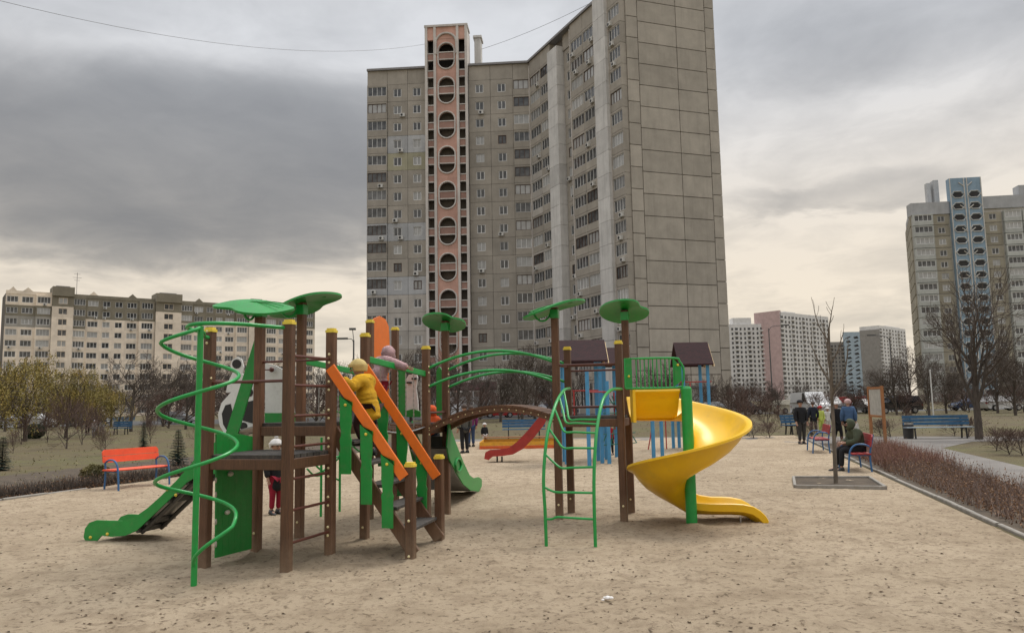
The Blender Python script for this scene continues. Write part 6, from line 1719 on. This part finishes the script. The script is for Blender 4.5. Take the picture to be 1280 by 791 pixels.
# child with white hat under the low deck
p = G(344, 643); person('child with white hat, dark coat and red tights standing behind the low deck', p, 1.20, (.75, -.66), K['black'], K['crim'], None, (K['white'], K['white']), coat_len=.30, hs=1.3, wide=1.2)
p = G(581, 567); person('adult in grey-green coat and black trousers standing under the arched bridge', p, 1.74, (-.5, .8), K['grey'], K['black'], coat_len=.40)
p = G(589, 559); person('person in purple jacket and blue jeans next to the grey-green coat', p, 1.68, (-.3, .9), K['purple'], K['denim'], coat_len=.46)
p = G(606, 557); person('small child in dark jacket with white front near the sandbox', p, .92, (.4, -.9), K['black'], K['white'], None, (K['white'],), hs=1.3, wide=1.2)
so2 = P('B2') + sd * .42 + sn * .30; person('child in orange jacket sitting at the top of the green slide', V((so2.x, so2.y, .98)), 1.0, sd, K['orange'], K['navy'], None, None, hs=1.3, hood=K['orange'], wide=1.2, coat_len=.5,
       pose=dict(sit=(0, 0, 0), pel=(0, .10, .30), wai=(0, .10, .38), che=(0, .09, .47), nec=(0, .07, .56), hed=(0, .05, .65), shL=(.10, .08, .53), shR=(-.10, .08, .53), elL=(.14, .02, .42), elR=(-.14, .02, .42), wrL=(.13, -.08, .36), wrR=(-.13, -.08, .36), hpL=(.05, .08, .29), hpR=(-.05, .08, .29), knL=(.055, -.12, .27), knR=(-.055, -.12, .27), anL=(.055, -.27, .13), anR=(-.055, -.27, .13), toL=(.055, -.34, .14), toR=(-.055, -.34, .14)))
walk = dict(knL=(.052, -.06, .28), anL=(.052, -.07, .055), toL=(.055, -.15, .022), knR=(-.052, .0, .28), anR=(-.052, .09, .06), toR=(-.055, .01, .022))
p = G(1003, 555); person('adult all in black standing at the edge of the path', p, 1.66, (.2, -.98), K['black'], K['dgrey'], None, (K['black'],), coat_len=.42, wide=1.12)
p = G(1018, 543); person('adult in dark coat walking on the lawn behind the man in black', p, 1.55, (.1, .95), K['navy'], K['black'], pose=walk, coat_len=.38)
p = G(1027, 541); person('child in lime yellow suit and red hat', p, 1.30, (.2, -.95), K['lime'], K['lime'], None, (K['red'],), hs=1.2, wide=1.15)
p = G(1036, 540); person('child dressed in white near the slender young tree', p, 1.22, (0, -1), K['white'], K['white'], None, (K['white'],), hs=1.2, wide=1.15)
p = G(1048, 554); person('woman in long black coat and white hat beside the blue jacket', p, 1.56, (.3, -.95), K['black'], K['black'], None, (K['white'],), coat_len=.28, pose=walk)
p = G(1063, 555); person('adult in steel blue jacket carrying a pale bag', p, 1.66, (.3, .95), K['bluec'], K['black'], None, (K['palep'],), coat_len=.42, wide=1.22, bag=(K['white'], 'R'))
sp1 = sb0 + kd * .62 + V((-kd.y, kd.x, 0)) * .20
person('hooded person in olive green coat sitting on the red bench', V((sp1.x, sp1.y, 0)), 1.62, V((-kd.y, kd.x, 0)) + V((0, -.25, 0)), K['green'], K['black'], None, None, coat_len=.36, hood=K['green'], wide=1.3,
       pose=dict(sit=(0, 0, 0), pel=(0, .02, .325), wai=(0, .03, .40), che=(0, .0, .51), nec=(0, -.05, .60), hed=(0, -.085, .68), shL=(.105, -.02, .565), shR=(-.105, -.02, .565), elL=(.14, -.06, .43), elR=(-.14, -.06, .43), wrL=(.06, -.19, .41), wrR=(-.06, -.19, .41), hpL=(.055, 0, .31), hpR=(-.055, 0, .31), knL=(.07, -.25, .315), knR=(-.07, -.25, .315), anL=(.07, -.27, .05), anR=(-.07, -.29, .05), toL=(.07, -.36, .022), toR=(-.07, -.38, .022)))
p = G(764, 569); person('child in red jacket by the blue posts of the old play set', p, 1.05, (-.5, -.8), K['red'], K['black'], None, (K['black'],), hs=1.25, wide=1.2)
for x, y, h, c, t, hat, lb_ in ((109, 543, 1.6, 'black', 'black', None, 'adult in black on the far lawn by the blue benches'), (117, 546, 1.1, 'white', 'mitt', ('white',), 'child in white jacket between adults on the far lawn'), (127, 542, 1.75, 'navy', 'mitt', ('white',), 'adult with white hat and pale trousers on the far lawn')):
    p = G(x, y); person(lb_, p, h, (.3, -.9), K[c], K[t], None, (K[hat[0]],) if hat else None, coat_len=.45)
# hood shadowing scarf of the seated person
# bake the grown figures to plain meshes
bpy.context.view_layer.update()
dg = bpy.context.evaluated_depsgraph_get()
baked = [(o, bpy.data.meshes.new_from_object(o.evaluated_get(dg))) for o in SKINNED]
for o, me in baked:
    o.modifiers.clear(); old = o.data; me.name = o.name; o.data = me; bpy.data.meshes.remove(old)
